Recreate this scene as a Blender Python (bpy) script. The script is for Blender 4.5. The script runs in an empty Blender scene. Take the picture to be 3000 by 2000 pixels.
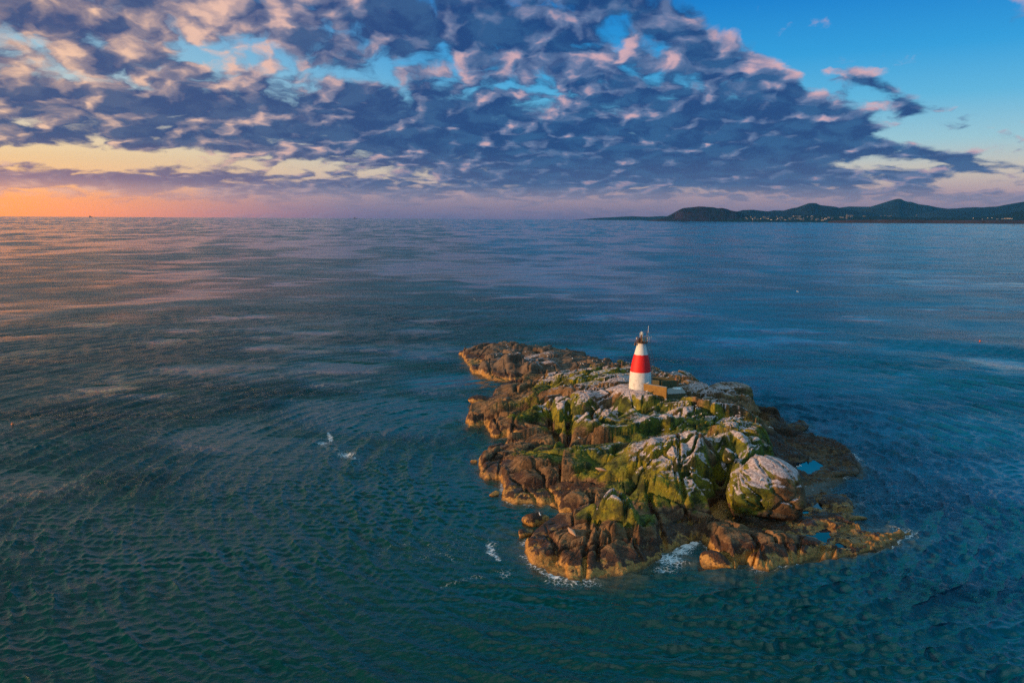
import bpy, math, random
import numpy as np
from mathutils import Vector, Matrix
from mathutils.bvhtree import BVHTree

random.seed(7)
scene = bpy.context.scene
col = scene.collection
R = math.radians

# ------------------------------------------------------------------ camera
CAM_H = 40.0
FPX = 2200.0                                   # focal length in pixels of the 3000 px wide photograph
cam_data = bpy.data.cameras.new('camera')
cam = bpy.data.objects.new('camera', cam_data)
col.objects.link(cam)
cam_data.sensor_width = 36.0
cam_data.lens = 36.0 * FPX / 3000.0
cam_data.clip_start = 0.5
cam_data.clip_end = 80000.0
CAM_ROT = Matrix.Rotation(R(90 - 9.34), 3, 'X') @ Matrix.Rotation(R(0.33), 3, 'Z')
cam.matrix_world = Matrix.Translation((0, 0, CAM_H)) @ CAM_ROT.to_4x4()
scene.camera = cam

def ray(px, py):
    d = CAM_ROT @ Vector(((px - 1500) / FPX, -(py - 1000) / FPX, -1.0))
    return d.normalized()
def at(px, py, z):                              # ground point seen at a photo pixel, at height z
    d = ray(px, py)
    t = (z - CAM_H) / d.z
    return Vector((d.x * t, d.y * t, z))
def at_y(px, py, y):                            # point seen at a photo pixel, at distance y
    d = ray(px, py)
    t = y / d.y
    return Vector((d.x * t, y, CAM_H + d.z * t))
def sky_ae(px, py):
    d = ray(px, py)
    return math.degrees(math.atan2(d.x, d.y)), math.degrees(math.asin(d.z))

# ------------------------------------------------------------------ light
SUN_AZ, SUN_EL = -107.0, 9.0                     # degrees; azimuth 0 = +Y, negative = left
sun_data = bpy.data.lights.new('sun', 'SUN')
sun = bpy.data.objects.new('sun', sun_data)
col.objects.link(sun)
sun_data.energy = 5.0
sun_data.angle = R(4.0)
sun_data.color = (1.0, 0.58, 0.30)
sdir = Vector((math.sin(R(SUN_AZ)) * math.cos(R(SUN_EL)), math.cos(R(SUN_AZ)) * math.cos(R(SUN_EL)), math.sin(R(SUN_EL))))
sun.rotation_euler = sdir.to_track_quat('Z', 'Y').to_euler()
sun.location = sdir * 500

vs = scene.view_settings
vs.view_transform = 'Standard'
vs.look = 'None'
vs.exposure = 0.0
vs.gamma = 1.0
vs.use_curve_mapping = False
scene.cycles.max_bounces = 6
scene.cycles.diffuse_bounces = 2
scene.cycles.glossy_bounces = 3
scene.cycles.volume_bounces = 0
scene.cycles.use_denoising = False
scene.cycles.sample_clamp_direct = 1.2
scene.cycles.sample_clamp_indirect = 3.0
scene.cycles.caustics_reflective = False
scene.cycles.caustics_refractive = False

# ------------------------------------------------------------------ node helper
class S:
    """A socket with arithmetic: every operation adds one Math node."""
    def __init__(self, tree, sock): self.t, self.s = tree, sock
    def _op(self, op, *others, clamp=False):
        n = self.t.nodes.new('ShaderNodeMath'); n.operation = op; n.use_clamp = clamp
        for i, v in enumerate((self,) + others):
            if isinstance(v, S): self.t.links.new(v.s, n.inputs[i])
            else: n.inputs[i].default_value = float(v)
        return S(self.t, n.outputs[0])
    def __add__(self, o): return self._op('ADD', o)
    __radd__ = __add__
    def __sub__(self, o): return self._op('SUBTRACT', o)
    def __rsub__(self, o): return (self * -1.0) + o
    def __mul__(self, o): return self._op('MULTIPLY', o)
    __rmul__ = __mul__
    def __truediv__(self, o): return self._op('DIVIDE', o)
    def clamp(self): return self._op('ADD', 0.0, clamp=True)
    def max(self, o): return self._op('MAXIMUM', o)
    def min(self, o): return self._op('MINIMUM', o)
    def pow(self, o): return self._op('POWER', o)
    def exp(self): return self._op('EXPONENT')
    def abs(self): return self._op('ABSOLUTE')
    def step(self, a, b):                       # smooth 0..1 between a and b
        n = self.t.nodes.new('ShaderNodeMapRange'); n.interpolation_type = 'SMOOTHSTEP'
        self.t.links.new(self.s, n.inputs[0])
        n.inputs[1].default_value = a; n.inputs[2].default_value = b
        return S(self.t, n.outputs[0])
class Tree:
    def __init__(self, tree): self.t = tree; tree.nodes.clear()
    def node(self, kind, **kw):
        n = self.t.nodes.new(kind)
        for k, v in kw.items(): setattr(n, k, v)
        return n
    def link(self, a, b): self.t.links.new(a.s if isinstance(a, S) else a, b)
    def sock(self, s): return S(self.t, s)
    def combine(self, x, y, z=0.0):
        n = self.node('ShaderNodeCombineXYZ')
        for i, v in enumerate((x, y, z)):
            if isinstance(v, S): self.link(v, n.inputs[i])
            else: n.inputs[i].default_value = v
        return S(self.t, n.outputs[0])
    def separate(self, v):
        n = self.node('ShaderNodeSeparateXYZ'); self.link(v, n.inputs[0])
        return [S(self.t, n.outputs[i]) for i in range(3)]
    def noise(self, vec, scale, detail=4.0, rough=0.5, dist=0.0, dims='3D', lac=2.0, w=None):
        n = self.node('ShaderNodeTexNoise'); n.noise_dimensions = dims
        self.link(vec, n.inputs['Vector'])
        n.inputs['Scale'].default_value = scale; n.inputs['Detail'].default_value = detail
        n.inputs['Roughness'].default_value = rough; n.inputs['Distortion'].default_value = dist
        n.inputs['Lacunarity'].default_value = lac
        return S(self.t, n.outputs[0])
    def voronoi(self, vec, scale, feature='F1', dims='3D'):
        n = self.node('ShaderNodeTexVoronoi'); n.feature = feature; n.voronoi_dimensions = dims
        self.link(vec, n.inputs['Vector']); n.inputs['Scale'].default_value = scale
        return S(self.t, n.outputs['Distance'])
    def ramp(self, fac, stops, interp='LINEAR'):
        n = self.node('ShaderNodeValToRGB'); r = n.color_ramp; r.interpolation = interp
        while len(r.elements) < len(stops): r.elements.new(0.5)
        for e, (p, c) in zip(r.elements, stops):
            e.position = p; e.color = (c[0], c[1], c[2], 1.0)
        self.link(fac, n.inputs[0])
        return S(self.t, n.outputs[0])
    def rgb(self, c):
        n = self.node('ShaderNodeRGB'); n.outputs[0].default_value = (c[0], c[1], c[2], 1.0)
        return S(self.t, n.outputs[0])
    def mix(self, fac, a, b, mode='MIX'):
        n = self.node('ShaderNodeMix'); n.data_type = 'RGBA'; n.blend_type = mode
        for s, v in ((n.inputs[0], fac), (n.inputs[6], a), (n.inputs[7], b)):
            if isinstance(v, S): self.link(v, s)
            elif isinstance(v, (int, float)): s.default_value = v
            else: s.default_value = (v[0], v[1], v[2], 1.0)
        return S(self.t, n.outputs[2])
    def attr(self, name):
        n = self.node('ShaderNodeAttribute'); n.attribute_name = name
        return S(self.t, n.outputs['Fac'])
    def scale_vec(self, v, k):
        n = self.node('ShaderNodeVectorMath', operation='MULTIPLY')
        self.link(v, n.inputs[0]); n.inputs[1].default_value = k
        return S(self.t, n.outputs[0])
    def add_vec(self, v, w):
        n = self.node('ShaderNodeVectorMath', operation='ADD')
        self.link(v, n.inputs[0])
        if isinstance(w, S): self.link(w, n.inputs[1])
        else: n.inputs[1].default_value = w
        return S(self.t, n.outputs[0])

# ------------------------------------------------------------------ sky
world = bpy.data.worlds.new('World')
scene.world = world
world.use_nodes = True
T = Tree(world.node_tree)
def srgb(r, g, b):
    f = lambda c: c / 12.92 if c <= 0.04045 else ((c + 0.055) / 1.055) ** 2.4
    return (f(r / 255), f(g / 255), f(b / 255))
def make_sky():
    tc = T.node('ShaderNodeTexCoord')
    nrm = T.node('ShaderNodeVectorMath', operation='NORMALIZE'); T.link(tc.outputs['Generated'], nrm.inputs[0])
    X, Y, Z = T.separate(S(T.t, nrm.outputs[0]))
    Zp = Z.max(0.0)
    E = Zp._op('ARCSINE') * (180 / math.pi)
    A = X._op('ARCTAN2', Y) * (180 / math.pi)
    # clear air: one gradient towards the sunset, one away from it
    e = E / 90.0
    el = lambda d: d / 90.0
    warm = T.ramp(e, [(0, srgb(255, 136, 0)), (el(1.0), srgb(255, 148, 20)), (el(2.4), srgb(255, 188, 116)), (el(4.2), srgb(255, 220, 168)),
                      (el(7.0), srgb(216, 218, 210)), (el(10), srgb(160, 204, 226)), (el(15), srgb(112, 172, 220)), (el(20), (0.24, 0.36, 0.42)), (el(27), (0.17, 0.38, 0.40)), (el(36), (0.012, 0.12, 0.13)), (el(54), (0.05, 0.16, 0.18)), (el(66), (0.50, 0.62, 0.74)), (1, (1.5, 1.72, 1.95))])
    cool = T.ramp(e, [(0, srgb(122, 112, 152)), (el(0.8), srgb(150, 130, 158)), (el(1.8), srgb(188, 158, 170)), (el(3.2), srgb(212, 200, 190)),
                      (el(5.2), srgb(160, 206, 224)), (el(8), srgb(96, 186, 232)), (el(11), srgb(44, 162, 230)), (el(15), srgb(2, 128, 216)), (el(18), (0.0, 0.78, 1.60)), (el(27), (0.0, 0.70, 1.25)), (el(37), (0.003, 0.13, 0.17)), (el(54), (0.01, 0.15, 0.18)), (el(66), (0.55, 0.70, 0.84)), (1, (1.5, 1.75, 2.0))])  # both ramps: brightness added above the frame and overhead to light sea and islet
    side = A.step(-36, 4)
    lowE = E.step(4.5, 1.5)
    side_h = side * (1.0 - lowE) + A.step(-38, -8) * lowE
    clear = T.mix(side_h, warm, cool)
    # away from the picture (behind the camera) the same dome, plain
    # sunset glow low on the left, outside the frame
    da = (A + 98.0) / 34.0; de = (E - 4.0) / 9.0
    glow = (da * da * -1.0 - de * de).exp()
    clear = T.mix(glow, clear, (1.7, 0.85, 0.36))
    # ---- clouds on a flat layer seen in perspective
    k = Zp + 0.09
    q = k.pow(-0.5) / (X * X + Y * Y).pow(0.5)
    P = T.combine(X * q, Y * q, 0.0)
    wn = T.node('ShaderNodeTexNoise', noise_dimensions='2D'); T.link(P, wn.inputs['Vector'])
    wn.inputs['Scale'].default_value = 8.0; wn.inputs['Detail'].default_value = 4.0; wn.inputs['Roughness'].default_value = 0.55
    W = T.add_vec(S(T.t, wn.outputs['Color']), (-0.5, -0.5, -0.5))
    P2s = T.add_vec(P, T.scale_vec(W, (0.08, 0.10, 0.0)))
    off = T.add_vec(P2s, (-0.030, -0.038, 0.0))
    def puffs(p, det):
        n = T.noise(p, 8.2, det, 0.555, dims='2D')
        v = T.node('ShaderNodeTexVoronoi', feature='SMOOTH_F1', voronoi_dimensions='2D'); T.link(p, v.inputs['Vector'])
        v.inputs['Scale'].default_value = 17.0; v.inputs['Smoothness'].default_value = 0.8
        return (n - 0.5) * 1.55 + (0.42 - S(T.t, v.outputs['Distance'])) * 0.50
    n1 = puffs(P2s, 9)
    relief = puffs(off, 3) - puffs(P2s, 3)
    nl = T.noise(P2s, 2.4, 3, 0.5, dims='2D')
    nm = T.noise(T.scale_vec(P2s, (0.6, 1.35, 1.0)), 3.4, 5, 0.55, dims='2D')
    nw = T.noise(T.scale_vec(P2s, (0.35, 1.3, 1.0)), 14.0, 6, 0.6, dims='2D')     # streaks
    # hand-placed cover: (px, py, rx, ry, angle, strength) on the photograph, kept as angles on the dome
    def blobs(lst):
        tot = None
        for px, py, rx, ry, ang, st in lst:
            a0, e0 = sky_ae(px * 1.2755, py * 1.2755)
            kx = rx * 1.2755 / FPX * 57.3; ky = ry * 1.2755 / FPX * 57.3
            c, s = math.cos(R(ang)), math.sin(R(ang))
            dA = A - a0; dE = E - e0
            u = (dA * (c / kx) + dE * (s / kx)); v = (dE * (c / ky) - dA * (s / ky))
            g = ((u * u + v * v) * -1.0).exp() * st
            tot = g if tot is None else tot + g
        return tot
    cover = blobs(COVER) + 0.06
    dark = blobs(DARK)
    dens = n1 + (nl - 0.5) * 0.75 + (nw - 0.5) * 0.35 + cover
    alpha = dens.step(-0.15, 0.28)
    # self-shading: thick or turned from the light -> dark
    shade = dens.max(-0.1).min(0.5) * 0.62 + relief * 1.55 + (nm - 0.5) * 1.5 + (nw - 0.5) * 0.5 + (n1 * 0.30) + dark * 0.9 + 0.27
    lit_w = T.mix(side, srgb(252, 206, 176), srgb(214, 176, 190))
    mid_w = T.mix(side, srgb(156, 138, 150), srgb(104, 126, 172))
    drk = T.mix(side, srgb(66, 82, 132), srgb(20, 66, 130))
    drk = T.mix(T.noise(P2s, 11.0, 5, 0.6, dims='2D').step(0.38, 0.66) * 0.75, drk, T.mix(side, srgb(92, 102, 140), srgb(44, 96, 152)))
    low = T.mix(side_h, srgb(196, 132, 120), srgb(90, 104, 152))
    c1 = T.mix(shade.step(-0.26, 0.40), lit_w, mid_w)
    cl = T.mix(shade.step(0.16, 0.80), c1, drk)
    # low cloud is seen through more air and takes the colour of the horizon
    cl = T.mix(E.step(5.5, 0.8) * 0.70, cl, low)
    alpha = alpha * (1.0 - E.step(2.6, 0.7) * 0.72)
    sky = T.mix(alpha, clear, cl)
    boost = E.step(4.0, 0.0) * (0.85 - side_h * 0.84) + 1.0
    sky = T.mix(1.0, sky, T.combine(boost, boost * 0.98, boost * 0.94), 'MULTIPLY')
    sky = T.mix(E.step(17, 27), sky, clear)
    sky = T.mix(Z.step(-0.01, -0.2), sky, (0.02, 0.06, 0.08))
    nis = T.node('ShaderNodeTexSky', sky_type='NISHITA')
    nis.sun_disc = False; nis.sun_elevation = R(SUN_EL); nis.sun_rotation = R(SUN_AZ)
    x10 = T.mix(1.0, sky, (10.0, 10.0, 10.0), 'MULTIPLY')
    tot = T.mix(0.06, x10, S(T.t, nis.outputs[0]))
    bg = T.node('ShaderNodeBackground'); bg.inputs[1].default_value = 0.1
    T.link(tot, bg.inputs[0])
    out = T.node('ShaderNodeOutputWorld'); T.link(bg.outputs[0], out.inputs[0])
# cloud cover, in the coordinates of a 2352 px wide view of the photograph
COVER = [
    (150, 70, 330, 90, 0, .30), (620, 40, 330, 60, 0, .22), (900, 70, 300, 70, 0, .22), (1330, 60, 300, 80, 0, .30), (750, 280, 560, 66, -2, .38), (1150, 320, 460, 80, 0, .22),
    (200, 230, 330, 40, 0, .22), (180, 320, 420, 30, 0, .20), (1650, 270, 320, 120, -12, .44), (1880, 290, 150, 50, -8, .40), (1450, 390, 480, 60, 0, .42), (1750, 400, 240, 34, 0, .30),
    (1800, 200, 200, 36, -35, .28), (1640, 90, 130, 60, -20, .16), (120, 408, 330, 18, 0, .42), (520, 418, 330, 14, 0, .26), (900, 440, 300, 12, 0, .12),
    (2060, 222, 120, 20, -32, .42), (2110, 250, 60, 14, 0, .25), (2190, 368, 160, 14, -10, .42), (2060, 335, 70, 11, -8, .26), (2060, 300, 60, 14, -20, -.3), (2060, 375, 90, 16, -6, -.3), (2075, 125, 90, 45, 0, .22), (2220, 180, 60, 10, 8, .2), (2200, 295, 70, 10, 5, .2), (2230, 455, 220, 13, 0, .34), (2100, 405, 50, 12, 0, .25),
    (2120, 70, 420, 140, -10, -.52), (2330, 230, 260, 120, -5, -.50), (2150, 310, 130, 26, -20, -.20), (2280, 420, 180, 20, 0, -.2),
    (1000, 170, 180, 34, 0, -.14), (1330, 270, 90, 26, 0, -.16), (1480, 150, 120, 24, -20, -.08), (1720, 50, 160, 40, -25, -.22), (560, 140, 110, 26, 0, -.08), (30, 130, 160, 60, 0, -.10), (300, 195, 260, 18, 0, -.14), (250, 366, 330, 20, 0, -.50), (120, 480, 500, 18, 0, -.5),
    (1650, 472, 600, 12, 0, -.40), (1980, 375, 110, 20, 0, -.34), (820, 385, 160, 14, 0, -.25), (60, 285, 80, 14, 0, -.2),
]
DARK = [
    (850, 270, 420, 90, 0, .26), (1650, 280, 330, 110, -10, .34), (1880, 290, 150, 60, -8, .24), (150, 40, 200, 60, 0, .24), (1000, 20, 160, 50, 0, .2), (760, 90, 90, 40, 0, .16),
    (1300, 60, 180, 70, 0, .22), (1400, 390, 520, 60, 0, .20), (2060, 225, 130, 24, -32, .4), (2180, 365, 170, 20, -12, .34), (250, 215, 260, 26, 0, .2), (220, 300, 300, 22, 0, .16),
    (520, 70, 110, 55, 0, -.34), (60, 130, 120, 80, 0, -.26), (1280, 140, 170, 40, 0, -.26), (1560, 70, 90, 40, -20, -.22), (260, 175, 240, 20, 0, -.16), (1420, 250, 120, 30, 0, -.14), (2075, 125, 80, 40, 0, -.2), (2080, 405, 60, 14, 0, -.3),
    (250, 408, 500, 20, 0, .3),
]
make_sky()
# ------------------------------------------------------------------ numpy tools
def hash2(ix, iy, seed):
    h = (ix.astype(np.int64) * 374761393 + iy.astype(np.int64) * 668265263 + seed * 974711) & 0x7fffffff
    h = ((h ^ (h >> 13)) * 1274126177) & 0x7fffffff
    h = ((h ^ (h >> 16)) * 2246822519) & 0x7fffffff
    return (h ^ (h >> 15)) & 0xffffff
def rnd2(ix, iy, seed): return hash2(ix, iy, seed) / float(0xffffff)
def vnoise(x, y, seed=0):
    ix = np.floor(x); iy = np.floor(y); fx = x - ix; fy = y - iy
    fx = fx * fx * fx * (fx * (fx * 6 - 15) + 10); fy = fy * fy * fy * (fy * (fy * 6 - 15) + 10)
    a = rnd2(ix, iy, seed); b = rnd2(ix + 1, iy, seed); c = rnd2(ix, iy + 1, seed); d = rnd2(ix + 1, iy + 1, seed)
    return (a * (1 - fx) + b * fx) * (1 - fy) + (c * (1 - fx) + d * fx) * fy
def fbm(x, y, octv=5, seed=0, gain=0.5):
    t = np.zeros_like(x); a = 1.0; n = 0.0
    for o in range(octv):
        ca, sa = math.cos(o * 1.1), math.sin(o * 1.1)
        t += a * (vnoise((x * ca - y * sa) * 2.0 ** o + 17.3 * o, (x * sa + y * ca) * 2.0 ** o - 9.1 * o, seed + o) - 0.5)
        n += a; a *= gain
    return t * 2 / n                            # about -1 .. 1
def sstep(a, b, x):
    t = np.clip((x - a) / (b - a), 0, 1); return t * t * (3 - 2 * t)
def cells(u, v, seed, jitter=0.85):
    """jointed blocks: distance to the nearest joint, cell id offsets and position inside the cell"""
    iu = np.floor(u); iv = np.floor(v)
    f1 = np.full(u.shape, 1e9); f2 = np.full(u.shape, 1e9)
    p1u = np.zeros_like(u); p1v = np.zeros_like(u); p2u = np.zeros_like(u); p2v = np.zeros_like(u)
    c1u = np.zeros_like(u); c1v = np.zeros_like(u)
    for a in (-1, 0, 1):
        for b in (-1, 0, 1):
            cu = iu + a; cv = iv + b
            pu = cu + 0.5 + (rnd2(cu, cv, seed) - 0.5) * jitter; pv = cv + 0.5 + (rnd2(cu, cv, seed + 5) - 0.5) * jitter
            d = (pu - u) ** 2 + (pv - v) ** 2
            m1 = d < f1; m2 = (~m1) & (d < f2)
            f2 = np.where(m1, f1, np.where(m2, d, f2))
            p2u = np.where(m1, p1u, np.where(m2, pu, p2u)); p2v = np.where(m1, p1v, np.where(m2, pv, p2v))
            f1 = np.where(m1, d, f1)
            p1u = np.where(m1, pu, p1u); p1v = np.where(m1, pv, p1v)
            c1u = np.where(m1, cu, c1u); c1v = np.where(m1, cv, c1v)
    du = p2u - p1u; dv = p2v - p1v
    L = np.sqrt(du * du + dv * dv) + 1e-6
    edge = (((p1u + p2u) / 2 - u) * du + ((p1v + p2v) / 2 - v) * dv) / L
    return edge, c1u, c1v, u - p1u, v - p1v
def slabs(u, v, seed, jit=0.36):
    """long parallel joints cut by staggered cross joints: distance to the nearest joint (u and v cells), ids, place in the slab"""
    def line(w, key):
        k = np.floor(w)
        def bpos(n): return n + (rnd2(n, key, seed) - 0.5) * 2 * jit
        lo = bpos(k); k = np.where(w < lo, k - 1, k); hi = bpos(k + 1); k = np.where(w >= hi, k + 1, k)
        lo, hi = bpos(k), bpos(k + 1)
        return k, w - lo, hi - w
    kv, a, b = line(v, np.zeros_like(v))
    uu_ = u + rnd2(kv, np.zeros_like(kv), seed + 3) * 7.0 + (rnd2(kv, np.ones_like(kv), seed + 4) - 0.5) * 1.1 * (a - b)
    ku, c, d = line(uu_, kv + 0.0)
    return np.minimum(a, b), np.minimum(c, d), ku, kv, (c - d) * 0.5, (a - b) * 0.5
def poly_sd(px, py, poly):
    """signed distance to a closed polygon, positive inside"""
    poly = np.asarray(poly, float); n = len(poly)
    best = np.full(px.shape, 1e9); inside = np.zeros(px.shape, bool)
    for i in range(n):
        ax, ay = poly[i]; bx, by = poly[(i + 1) % n]
        ex, ey = bx - ax, by - ay
        t = np.clip(((px - ax) * ex + (py - ay) * ey) / (ex * ex + ey * ey + 1e-9), 0, 1)
        d = (px - ax - t * ex) ** 2 + (py - ay - t * ey) ** 2
        best = np.minimum(best, d)
        c = ((ay > py) != (by > py)) & (px < (bx - ax) * (py - ay) / (by - ay + 1e-12) + ax)
        inside ^= c
    d = np.sqrt(best)
    return np.where(inside, d, -d)
def line_d(px, py, pts):
    best = np.full(px.shape, 1e9)
    for (ax, ay), (bx, by) in zip(pts[:-1], pts[1:]):
        ex, ey = bx - ax, by - ay
        t = np.clip(((px - ax) * ex + (py - ay) * ey) / (ex * ex + ey * ey + 1e-9), 0, 1)
        best = np.minimum(best, (px - ax - t * ex) ** 2 + (py - ay - t * ey) ** 2)
    return np.sqrt(best)
def grid_mesh(name, V, nu, nv, keep=None, smooth=True):
    """mesh from an (nv, nu, 3) lattice, dropping quads whose corners are all outside keep"""
    V = V.reshape(-1, 3)
    j, i = np.mgrid[0:nv - 1, 0:nu - 1]
    a = (j * nu + i).ravel()
    Q = np.stack([a, a + 1, a + nu + 1, a + nu], 1)
    if keep is not None:
        Q = Q[keep.ravel()[Q].any(1)]
        used = np.unique(Q); remap = np.full(len(V), -1); remap[used] = np.arange(len(used))
        V = V[used]; Q = remap[Q]
    else: used = np.arange(len(V))
    me = bpy.data.meshes.new(name)
    me.vertices.add(len(V)); me.vertices.foreach_set('co', V.astype(np.float32).ravel())
    me.loops.add(Q.size); me.loops.foreach_set('vertex_index', Q.astype(np.int32).ravel())
    me.polygons.add(len(Q)); me.polygons.foreach_set('loop_start', np.arange(0, Q.size, 4, dtype=np.int32))
    me.update(calc_edges=True)
    if smooth: me.shade_smooth()
    return me, used
def set_attr(me, name, val):
    a = me.attributes.new(name, 'FLOAT', 'POINT'); a.data.foreach_set('value', np.asarray(val, np.float32))

# ------------------------------------------------------------------ mesh builder and tagging
class MB:
    """collects simple solids and links them as ONE mesh"""
    def __init__(self): self.v = []; self.f = []; self.m = []
    def add(self, vs, fs, mi=0):
        o = len(self.v); self.v += [tuple(p) for p in vs]
        self.f += [tuple(o + i for i in q) for q in fs]; self.m += [mi] * len(fs)
        return self
    def box(self, c, s, rz=0.0, mi=0, taper=1.0):
        hx, hy, hz = s[0] / 2, s[1] / 2, s[2] / 2; cs, sn = math.cos(rz), math.sin(rz)
        vs = []
        for z in (-1, 1):
            k = taper if z > 0 else 1.0
            for x, y in ((-1, -1), (1, -1), (1, 1), (-1, 1)):
                X, Y = x * hx * k, y * hy * k
                vs.append((c[0] + X * cs - Y * sn, c[1] + X * sn + Y * cs, c[2] + z * hz))
        return self.add(vs, [(3, 2, 1, 0), (4, 5, 6, 7), (0, 1, 5, 4), (1, 2, 6, 5), (2, 3, 7, 6), (3, 0, 4, 7)], mi)
    def tube(self, pts, r, n=6, mi=0, closed=False):
        pts = [Vector(p) for p in pts]; N = len(pts); rings = []
        rr = r if isinstance(r, (list, tuple)) else [r] * N
        for i, p in enumerate(pts):
            a = pts[(i - 1) % N] if (i > 0 or closed) else p
            b = pts[(i + 1) % N] if (i < N - 1 or closed) else p
            d = (b - a).normalized()
            up = Vector((0, 0, 1)) if abs(d.z) < 0.9 else Vector((1, 0, 0))
            s = d.cross(up).normalized(); t = s.cross(d).normalized()
            rings.append([p + (s * math.cos(2 * math.pi * k / n) + t * math.sin(2 * math.pi * k / n)) * rr[i] for k in range(n)])
        vs = [q for g in rings for q in g]; fs = []
        for i in range(N if closed else N - 1):
            j = (i + 1) % N
            for k in range(n):
                fs.append((i * n + k, i * n + (k + 1) % n, j * n + (k + 1) % n, j * n + k))
        if not closed:
            fs.append(tuple(range(n - 1, -1, -1))); fs.append(tuple((N - 1) * n + k for k in range(n)))
        return self.add(vs, fs, mi)
    def lathe(self, prof, n=32, c=(0, 0, 0), mi=0, cap=True):
        vs = []; fs = []
        for r, z in prof:
            for k in range(n):
                a = 2 * math.pi * k / n; vs.append((c[0] + r * math.cos(a), c[1] + r * math.sin(a), c[2] + z))
        for i in range(len(prof) - 1):
            for k in range(n): fs.append((i * n + k, i * n + (k + 1) % n, (i + 1) * n + (k + 1) % n, (i + 1) * n + k))
        if cap:
            fs.append(tuple(range(n - 1, -1, -1))); fs.append(tuple((len(prof) - 1) * n + k for k in range(n)))
        return self.add(vs, fs, mi)
    def ring(self, c, r, t, n=24, mi=0):
        return self.tube([(c[0] + r * math.cos(2 * math.pi * k / n), c[1] + r * math.sin(2 * math.pi * k / n), c[2]) for k in range(n)], t, 5, mi, True)
    def ball(self, c, r, n=10, m=7, mi=0, rot=None):
        vs = []; fs = []
        for i in range(m + 1):
            th = math.pi * i / m
            for k in range(n):
                a = 2 * math.pi * k / n
                p = Vector((r[0] * math.sin(th) * math.cos(a), r[1] * math.sin(th) * math.sin(a), -r[2] * math.cos(th)))
                if rot: p = rot @ p
                vs.append(p + Vector(c))
        for i in range(m):
            for k in range(n): fs.append((i * n + k, i * n + (k + 1) % n, (i + 1) * n + (k + 1) % n, (i + 1) * n + k))
        return self.add(vs, fs, mi)
    def mesh(self, name, mats, smooth=False):
        me = bpy.data.meshes.new(name); me.from_pydata(self.v, [], self.f)
        for m in (mats if isinstance(mats, (list, tuple)) else [mats]): me.materials.append(m)
        me.polygons.foreach_set('material_index', self.m)
        if smooth: me.shade_smooth()
        me.update()
        return me
    def build(self, name, mats, parent=None, smooth=False, bevel=0.0):
        o = bpy.data.objects.new(name, self.mesh(name, mats, smooth)); col.objects.link(o)
        if parent is not None: o.parent = parent
        if bevel:
            b = o.modifiers.new('bevel', 'BEVEL'); b.width = bevel; b.segments = 2; b.limit_method = 'ANGLE'
        return o
def tag(o, label=None, cat=None, group=None, kind=None):
    if label: o['label'] = label
    if cat: o['category'] = cat
    if group: o['group'] = group
    if kind: o['kind'] = kind
    return o
def empty(name, loc=(0, 0, 0), rz=0.0):
    o = bpy.data.objects.new(name, None); col.objects.link(o); o.location = loc; o.rotation_euler = (0, 0, rz)
    o.empty_display_size = 0.2
    return o
def link_mesh(name, me, mat=None, parent=None):
    o = bpy.data.objects.new(name, me); col.objects.link(o)
    if mat: me.materials.append(mat)
    if parent is not None: o.parent = parent
    return o

# ------------------------------------------------------------------ materials
def material(name):
    m = bpy.data.materials.new(name); m.use_nodes = True
    t = Tree(m.node_tree)
    b = t.node('ShaderNodeBsdfPrincipled'); o = t.node('ShaderNodeOutputMaterial')
    t.t.links.new(b.outputs[0], o.inputs[0])
    return m, t, b
def plain(name, c, rough=0.6, metal=0.0, var=0.25, scale=6.0, emit=None, bump=0.0):
    m, t, b = material(name)
    tc = t.node('ShaderNodeTexCoord')
    n = t.noise(tc.outputs['Object'], scale, 5, 0.6)
    k = (n - 0.5) * (2 * var) + 1.0
    t.link(t.mix(1.0, c, t.combine(k, k, k), 'MULTIPLY'), b.inputs['Base Color'])
    b.inputs['Roughness'].default_value = rough; b.inputs['Metallic'].default_value = metal
    if emit:
        b.inputs['Emission Color'].default_value = (emit[0], emit[1], emit[2], 1); b.inputs['Emission Strength'].default_value = emit[3]
    if bump:
        bp = t.node('ShaderNodeBump'); bp.inputs['Strength'].default_value = bump; bp.inputs['Distance'].default_value = 0.02
        t.link(n, bp.inputs['Height']); t.link(bp.outputs[0], b.inputs['Normal'])
    return m
# ------------------------------------------------------------------ the rocky island
OUT = [(1353,1040),(1366,1070),(1386,1094),(1410,1099),(1424,1111),(1473,1120),(1504,1122),(1456,1147),(1449,1157),(1425,1185),(1402,1195),(1378,1210),
 (1366,1232),(1371,1254),(1422,1248),(1433,1270),(1446,1284),(1485,1282),(1536,1288),(1560,1295),(1524,1300),(1475,1312),(1403,1345),(1404,1387),(1423,1405),
 (1467,1405),(1467,1440),(1476,1465),(1512,1479),(1569,1479),(1625,1489),(1650,1506),(1681,1513),(1667,1527),(1625,1540),(1590,1556),(1560,1572),(1534,1590),(1538,1617),
 (1560,1653),(1594,1673),(1625,1692),(1667,1702),(1723,1701),(1807,1692),(1863,1673),(1928,1639),(1953,1620),(1982,1601),(2020,1584),(2039,1578),(2058,1591),
 (2075,1612),(2110,1640),(2140,1655),(2154,1668),(2167,1645),(2186,1649),(2215,1671),(2269,1671),(2333,1652),(2380,1639),(2398,1634),(2403,1642),(2460,1636),(2556,1617),
 (2575,1610),(2613,1596),(2648,1578),(2655,1566),(2630,1560),(2600,1566),(2570,1570),(2545,1562),(2520,1552),(2490,1545),(2476,1534),(2492,1524),(2498,1505),(2505,1473),(2476,1454),(2428,1452),(2428,1441),(2435,1430),(2479,1404),
 (2524,1388),(2521,1366),(2497,1333),(2455,1306),(2419,1291),(2374,1279),(2348,1280),(2363,1245),(2333,1243),(2304,1249),(2303,1240),(2249,1211),(2219,1204),(2198,1204)]
OUTW = [at(px, py, 0.0).to_2d() for px, py in OUT]
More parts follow.
